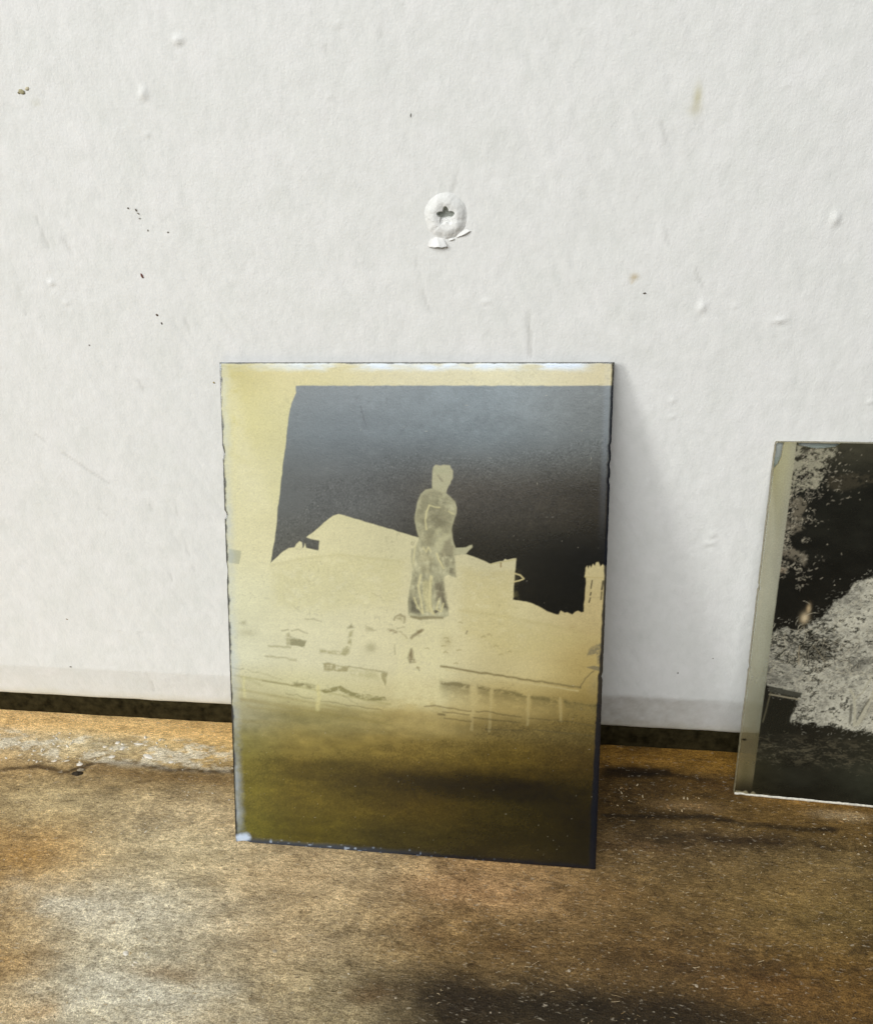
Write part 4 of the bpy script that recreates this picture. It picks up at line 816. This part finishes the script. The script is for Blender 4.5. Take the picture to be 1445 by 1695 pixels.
# --- the tall plate: statue in a town square
def town_plate():
    w, h = 90.0, 120.0
    root = bpy.data.objects.new('glass_negative', None)
    link(root, label='tall yellowed glass negative showing a statue before buildings, leaning on the wall', category='photo negative', group='glass plate negatives')
    root.matrix_world = plate_frame(-.045, -.03801186, -.00078618, .32231743, 0)
    E = edges(w, h, 2, [('L', 84.2, .55, 1.0), ('L', 99, .35, 1.6), ('L', 70.5, .3, 2.2), ('R', 101.5, .2, 1.2), ('R', 97.5, .28, 1.0), ('R', 94, .22, .9), ('B', 2.2, .35, 1.8), ('R', 48.5, .3, .8)], .16)
    glass_body('glass_negative', E, w, h, 1.55, root, M_EDGE)
    us = np.linspace(0, w, 521); vs = np.linspace(0, h, 691)
    U, V = np.meshgrid(us, vs)
    wx = fbm(U / 1.6, V / 1.6, 3, 3); wy = fbm(U / 1.6, V / 1.6, 8, 3)
    patchy = fbm(U / 1.6, V / 1.1, 86, 4, .65)
    cols = [.5, 18.7, 47.9, 69.1, 88.4]
    rows = [0, 2.7, 13.9, 20.1, 26.4, 34.1, 41.7, 49.2, 64, 78.4, 92.5, 106.4, 118.5]
    tab = [  # picture tones, with light falloff to the right and shaded foot painted in
     [(86,80,40),(54,49,26),(42,37,16),(34,29,11),(32,27,8)],
     [(112,106,34),(88,78,20),(60,52,16),(48,40,12),(38,32,9)],
     [(122,112,42),(106,91,29),(84,68,20),(62,52,15),(46,37,9)],
     [(128,118,52),(92,78,27),(68,54,16),(58,46,12),(52,42,11)],
     [(150,140,72),(146,126,56),(126,104,40),(102,82,26),(80,62,20)],
     [(166,159,106),(152,140,76),(166,146,76),(118,100,46),(94,78,32)],
     [(190,185,132),(205,200,140),(200,190,130),(168,150,86),(134,115,57)],
     [(204,203,158),(213,209,158),(211,204,148),(195,182,120),(168,148,82)],
     [(210,208,158),(213,209,156),(211,204,148),(200,190,130),(184,167,107)],
     [(213,208,152),(211,205,148),(205,199,143),(199,191,138),(190,178,120)],
     [(216,211,152),(208,203,142),(206,200,144),(204,198,144),(200,190,134)],
     [(206,199,128),(205,199,134),(210,203,146),(212,205,150),(206,196,142)],
     [(190,180,102),(206,196,128),(216,208,152),(216,209,154),(205,194,138)]]
    tone = table(U, V + 3.5 * fbm(U / 14, V / 4, 17, 4) * smooth(50, 36, V), cols, rows, tab)
    tone[..., 2] *= 1 + .28 * smooth(20, 34, V); tone[..., 1] *= 1 + .01 * smooth(30, 45, V); tone *= np.exp(.22 * fbm(U / 12, V / 9, 5, 4))[..., None]
    tone *= (1 + .06 * fbm(U / 9, V / 1.0, 6, 3))[..., None]; tone *= (1 + .10 * smooth(45, 5, U) * smooth(35, 50, V))[..., None]  # left part painted paler for a milky reflected haze
    tone *= np.exp((.55 * fbm(U / 8 + V / 30, V / 1.9, 25, 4) + .55 * fbm(U / 2.6, V / 1.7, 28, 4, .65)) * smooth(44, 30, V))[..., None]        # drawn-out streaks of the ground
    for cx, cy, rx, ry, st in ((52, 19, 17, 4.5, .55), (72, 19, 14, 5, .55), (88, 10, 12, 9, .35), (30, 17, 9, 3, .3)):
        q = ((U - cx + 3 * wx) / rx) ** 2 + ((V - cy + 3 * wy) / ry) ** 2
        tone *= (1 - st * np.exp(-q * 1.2))[..., None]
    tone *= (1 - .30 * smooth(34, 18, V))[..., None]
    mid = smooth(20, 27, V) * smooth(40, 33, V); tone *= (1 - np.array((.20, .16, .04)) * mid[..., None])
    for op in TOWN_SHAPES:
        if op[0] == 'sky':
            d = poly_sdf(U + .14 * wx * 2, V + .14 * wy * 2, op[1])
            m = smooth(.16, -.16, d)
            sky = table(U, V, [0, 30, 60, 90], [60, 75, 90, 105, 118], [  # window reflection partly painted in: paler and bluer towards the top
                [(84,84,76),(64,62,52),(30,27,17),(16,14,7)], [(100,101,95),(82,81,74),(38,35,26),(16,14,7)],
                [(106,110,108),(96,98,96),(74,70,62),(46,41,31)], [(112,119,120),(108,117,121),(104,114,118),(98,103,102)],
                [(118,124,124),(116,124,127),(110,121,126),(112,118,118)]])
            for cx, cy, rx, ry, st in ((62, 112, 20, 7, .25), (40, 96, 10, 6, -.15), (82, 84, 9, 5, .2), (66, 88, 9, 3, -.25)):
                sky = sky * np.exp(st * np.exp(-(((U - cx) / rx + 2 * wx) ** 2 + ((V - cy) / ry + 2 * wy) ** 2)))[..., None]
            sky = sky * np.exp(.35 * fbm(U / 8, V / 6, 44, 4))[..., None]
            tone = tone * (1 - m[..., None]) + sky * m[..., None]
        elif op[0] == 'shade':
            _, pts, amp, sx, sy, sd = op
            idx = subset(U, V, pts, .5)
            m = smooth(.3, -.5, poly_sdf(U[idx], V[idx], pts))
            tone[idx] *= np.exp(m * amp * (fbm((U[idx] + .12 * V[idx]) / sx, V[idx] / sy, sd, 4, .6) + .5 * fbm(U[idx] / .8, V[idx] / .9, sd + 5, 3)))[..., None]
        else:
            paint(tone, U, V, op, wx, wy, patchy, .28, -.32)
    # silver grain and age: fine dark pinholes, pale dust
    gr = np.random.default_rng(4).normal(size=U.shape); gr = (gr + np.roll(gr, 1, 0) + np.roll(gr, 1, 1) + np.roll(gr, (1, 1), (0, 1))) / 2
    tone *= np.exp((.025 + .09 * (tone.mean(-1) < .12)) * gr + .06 * fbm(U / .9, V / .9, 83, 3))[..., None]
    dust = smooth(.972, .99, vnoise(U * 2.2, V * 2.2, 85)) * .3
    wi = np.where(dust > 0); blend(tone, wi, (200, 196, 176), dust[wi] * (tone[wi].mean(-1) < .2))
    sp = smooth(.80, .86, vnoise(U * 1.7, V * 1.7, 77)) * smooth(.55, .8, vnoise(U / 5, V / 5, 78))
    tone *= (1 - .12 * sp)[..., None]
    # rim where the coating has lifted: bare dark glass along the sides, silver mirroring along the top and left
    wob = fbm(U / 2.2, V / 2.2, 51, 4, .6)
    rim = np.maximum(smooth(.75, .25, U + 1.0 * wob), smooth(w - .75 - 1.0 * smooth(80, 10, V), w - .35 - .9 * smooth(80, 10, V), U + .5 * wob))
    rim = np.maximum(rim, smooth(1.3, .5, V + 1.1 * wob)); rim = np.maximum(rim, smooth(h - .5, h - .2, V + .5 * wob))
    wi = np.where(rim > 0); blend(tone, wi, (16, 18, 26), .93 * rim[wi])
    top = smooth(h - 2.5, h - 1.0, V + .9 * wob) * smooth(h - .15, h - .45, V + .5 * wob)
    top *= smooth(-.25, .1, fbm(U / 7, V / 2, 57, 3) + .05) * (.35 + .4 * smooth(10, 25, U)) * (.55 + .75 * np.clip(fbm(U / 3.5, V / .9, 58, 4, .65) + .5, 0, 1)) * smooth(w - 2, w - 9, U)
    left = smooth(3.2, .3, U + 1.0 * wob) * smooth(.2, .8, U + .4 * wob) * (.14 + .26 * vnoise(V / 5, U * 0, 3) + .25 * fbm(U * 1.2, V * 1.2, 64, 3)) 
    bot = smooth(1.8, .6, V + .8 * wob) * (.06 * smooth(60, 20, U) + .45 * smooth(.78, .9, vnoise(U * 1.1, V * 1.5, 63)) * smooth(75, 30, U))
    corner = smooth(1.9, .6, np.hypot((U - 1.8) / 1.4, (V - .9)) + 2.2 * wob)
    right = smooth(w - 2.6, w - 1.4, U) * smooth(w - .6, w - 1.0, U) * smooth(75, 105, V) * .07
    silver = np.clip(np.maximum.reduce([top, left, bot, corner, right]), 0, 1)
    U2, V2 = warp_grid(us, vs, E, w, h)
    Z = .02 + .02 * fbm(U / 20, V / 20, 90, 2) - .10 * np.maximum.reduce([smooth(.5, 0, U), smooth(w - .5, w, U), smooth(.5, 0, V), smooth(h - .5, h, V)])
    t4 = np.concatenate([np.clip(tone, .002, .85), np.ones(U.shape + (1,))], -1)
    me = grid_mesh('emulsion', np.stack([U2, V2, Z + .03], -1) * MM, len(us), len(vs), emulsion_material('yellowed_emulsion', .20, .08, .22, .56),
                   {'tone': ('FLOAT_COLOR', t4), 'silvering': ('FLOAT', silver)})
    link(bpy.data.objects.new('emulsion', me), root, label='yellowed negative image of a robed statue, houses and a battlemented tower')
town_plate()

def strokes(tone, us, vs, items):
    '''quick short tapered dashes: (u, v, length, width, angle, bend, colour, strength)'''
    for u, v, L, wd, a, bend, c, st in items:
        r = L / 2 + wd + .2
        i0, i1 = np.searchsorted(us, (u - r, u + r)); j0, j1 = np.searchsorted(vs, (v - r, v + r))
        if i1 - i0 < 2 or j1 - j0 < 2: continue
        X, Y = np.meshgrid(us[i0:i1] - u, vs[j0:j1] - v)
        s = (X * math.cos(a) + Y * math.sin(a)) / (L / 2); d = -X * math.sin(a) + Y * math.cos(a) - bend * L * (s * s - .5)
        m = st * smooth(1.0, .55, np.abs(s)) * smooth(wd / 2 + .12, wd / 2 - .10, np.abs(d) + .25 * wd * np.abs(s))
        blk = tone[j0:j1, i0:i1]; blk[:] = blk * (1 - m[..., None]) + c * m[..., None]
# --- the low plate at the right: garden with foliage, gatepost and trunks
def garden_plate():
    w, h = 125.0, 96.0
    root = bpy.data.objects.new('glass_negative', None)
    link(root, label='black and grey glass negative of trees and a gatepost, cut off at the right edge', category='photo negative', group='glass plate negatives')
    root.matrix_world = plate_frame(.08258, -.01111, -.05998, .12335, .01628)
    E = edges(w, h, 31, [('L', 60, .3, .8), ('L', 38, .3, 1.0), ('B', 2, .2, 1.0)], .25)
    glass_body('glass_negative', E, w, h, 1.5, root, M_OLIVE_EDGE)
    lower_edge(E, w, root)
    us = np.concatenate([np.arange(0, 42, .16), np.linspace(42, w, 170)]); vs = np.linspace(0, h, 521)
    U, V = np.meshgrid(us, vs)
    wx = fbm(U / 2.4, V / 2.4, 13, 5, .75); wy = fbm(U / 2.4, V / 2.4, 18, 5, .75)
    fine = fbm(U / 1.5, V / 1.2, 81, 4, .75)
    tone = table(U, V, [0, 15, 40, 80, 125], [0, 8, 20, 40, 60, 85, 96], [
        [(34,32,20),(20,20,15),(30,32,25),(34,36,28),(34,34,26)], [(44,42,28),(32,32,25),(46,48,38),(48,48,38),(42,42,34)],
        [(30,30,24),(32,31,25),(44,44,34),(40,40,30),(40,40,30)],
        [(24,24,20)] * 5, [(22,22,18)] * 5, [(26,26,22),(30,30,24),(24,24,20),(26,26,20),(24,24,20)], [(60,58,46)] * 5])
    tone *= np.exp(1.0 * fbm(U / 5, V / 3, 22, 5, .6))[..., None]
    for op in GARDEN_SHAPES:
        if op[0] == 'veg':
            d = poly_sdf(U + 3.2 * wx, V + 3.2 * wy, op[1])
            m = smooth(.35, -.35, d)
            leaf = fbm(U / 1.3, V / 1.1, 36, 4, .7); clump = fbm(U / 6, V / 5, 38, 4, .6); tw = np.abs(fbm(U / 2.5, V / 2.5, 39, 4, .6))
            base = np.empty(tone.shape); base[:] = lin((176, 174, 158))
            base *= np.exp(2.2 * clump + 1.8 * leaf + .5 * fbm(U / .7, V / .7, 37, 2) - .35 * smooth(22, 8, U))[..., None] * (1 + .45 * smooth(20, 45, U) * smooth(10, 50, V))[..., None]
            dk = smooth(.0, .18, leaf * .9 + clump * .75 - .06 + .05 * smooth(30, 10, U) + .10 * smooth(52, 44, V) * smooth(36, 44, V) * smooth(30, 12, U)) * .92
            base = base * (1 - dk[..., None]) + lin((26, 26, 20)) * dk[..., None]
            tg = smooth(.022, .006, tw) * .55 * smooth(25, 40, V)
            base = base * (1 - tg[..., None]) + lin((176, 170, 148)) * tg[..., None]
            tone = tone * (1 - m[..., None]) + base * m[..., None]
            # leaves: bright and dark dashes in drifts, spilling over the crown's outline
            r2 = np.random.default_rng(8); items = []
            for i in range(9500):
                u = r2.uniform(3.5, 50); v = r2.uniform(19, 66)
                a_, b_ = min(np.searchsorted(us, u), len(us) - 1), min(np.searchsorted(vs, v), len(vs) - 1)
                dd = d[b_, a_]
                if dd > r2.exponential(.9): continue
                cl = clump[b_, a_]; bright = r2.random() < .55 + 2.0 * cl + .18 * (u > 22)
                g_ = r2.uniform(135, 190) + 40 * min(1, u / 35) if bright else r2.uniform(16, 60)
                if dd > 0: g_ = r2.uniform(90, 165)
                items.append((u, v, r2.gamma(3, .17) + .2, r2.uniform(.05, .2), r2.normal(.5 + 2.0 * cl, .75), r2.normal(0, .2), lin((g_, g_ * .985, g_ * .88)), r2.uniform(.3, .8)))
            # dark hollow and twigs left of centre
            for i in range(420):
                u = r2.normal(15, 4.5); v = r2.normal(45.5, 2.4)
                items.append((u, v, r2.gamma(3, .3) + .3, r2.uniform(.2, .5), r2.normal(-.2, .7), r2.normal(0, .15), lin((22, 22, 17)), r2.uniform(.4, .85)))
            for i in range(150):
                u = r2.normal(15, 6); v = r2.normal(44, 4)
                items.append((u, v, r2.gamma(4, .6) + .5, r2.uniform(.08, .16), r2.normal(1.0, .8), r2.normal(0, .2), lin((178, 172, 150)), r2.uniform(.3, .7)))
            strokes(tone, us, vs, items)
        else:
            paint(tone, U, V, op, wx, wy, fine)
    # ragged leaves along the dark sky, upper left
    r2 = np.random.default_rng(18); items = []
    for i in range(1700):
        v = r2.uniform(60, 95); u = 4.3 + abs(r2.normal(0, 3.2 + 4.5 * (v > 82) * r2.random()))
        keep = vnoise(np.array([u / 2.2]), np.array([v / 2.2]), 93)[0] + .25 * (v > 82)
        if keep < .48: continue
        g_ = r2.uniform(110, 190) if r2.random() < .72 else r2.uniform(20, 50)
        items.append((u, v, r2.gamma(2.5, .2) + .2, r2.uniform(.08, .3), r2.uniform(0, 3.14), r2.normal(0, .25), lin((g_, g_ * .96, g_ * .84)), r2.uniform(.25, .7)))
    for i in range(500):                       # grass lit on the ground
        u = r2.uniform(5, 45); v = r2.normal(15.5, 2.2) - .02 * u
        g_ = r2.uniform(50, 105); items.append((u, v, r2.gamma(2.5, .3) + .25, r2.uniform(.08, .22), r2.normal(-.1, .5), r2.normal(0, .2), lin((g_, g_ * .96, g_ * .78)), r2.uniform(.2, .6)))
    strokes(tone, us, vs, items)
    # scraps of light on the dark ground
    gs = smooth(.02, .2, fbm(U / 2.5, V / .9, 66, 4, .75)) * smooth(9, 13, V) * smooth(21, 17, V) * .4
    wi = np.where(gs > 0); blend(tone, wi, (96, 90, 72), gs[wi])
    # unexposed strip along the left side
    strip = smooth(4.42, 4.22, U + .12 * wx)
    khaki = table(U, V, [0, 2.2, 4.4], [0, 8, 16, 24, 45, 70, 96], [
        [(40,34,18),(34,30,18),(34,30,18)], [(112,100,66),(92,84,54),(96,88,60)], [(118,106,72),(108,98,68),(104,96,66)],
        [(132,124,88),(122,116,82),(110,106,76)], [(158,150,112),(160,155,120),(150,146,114)], [(172,162,122),(178,172,136),(186,182,152)], [(186,176,120),(198,190,140),(196,190,150)]])
    khaki = khaki * np.array((.98, 1.0, 1.12)) * np.exp(.3 * fbm(U / 3, V / 8, 71, 4))[..., None]
    tone = tone * (1 - strip[..., None]) + khaki * strip[..., None]
    alpha = 1 - .38 * strip * smooth(4, 16, V)
    for pts in (TOP_LOSS, CORNER_LOSS):
        d = poly_sdf(U + .5 * wx, V + .5 * wy, pts)
        edge = smooth(.35, .0, np.abs(d)) * .75
        wi = np.where(edge > 0); blend(tone, wi, (112, 96, 40) if pts is CORNER_LOSS else (64, 62, 36), edge[wi])
        alpha *= smooth(-.12, .12, d)
    # frilled lower edge
    fr = smooth(1.0, .4, V + 1.3 * (vnoise(U * 1.1, U * 0, 5) - .5) - .2) * smooth(12, 2, U)
    wi = np.where(fr > 0); blend(tone, wi, (150, 142, 112), .8 * fr[wi])
    chip = smooth(.5, .2, np.hypot((U - .9) / 1.6, V - 17.2)); wi = np.where(chip > 0); blend(tone, wi, (14, 12, 8), chip[wi])
    alpha *= 1 - .8 * smooth(.35, .05, U + .3 * wx) 
    U2, V2 = warp_grid(us, vs, E, w, h)
    t4 = np.concatenate([np.clip(tone, .002, .85), np.clip(alpha, 0, 1)[..., None]], -1)
    me = grid_mesh('emulsion', np.stack([U2, V2, np.full(U.shape, .03) + .02 * wx], -1) * MM, len(us), len(vs), emulsion_material('black_emulsion', .22, .12, .3, .35),
                   {'tone': ('FLOAT_COLOR', t4), 'silvering': ('FLOAT', np.zeros(U.shape))})
    link(bpy.data.objects.new('emulsion', me), root, label='dark negative image of leaves, gatepost and bare trunks')
garden_plate()
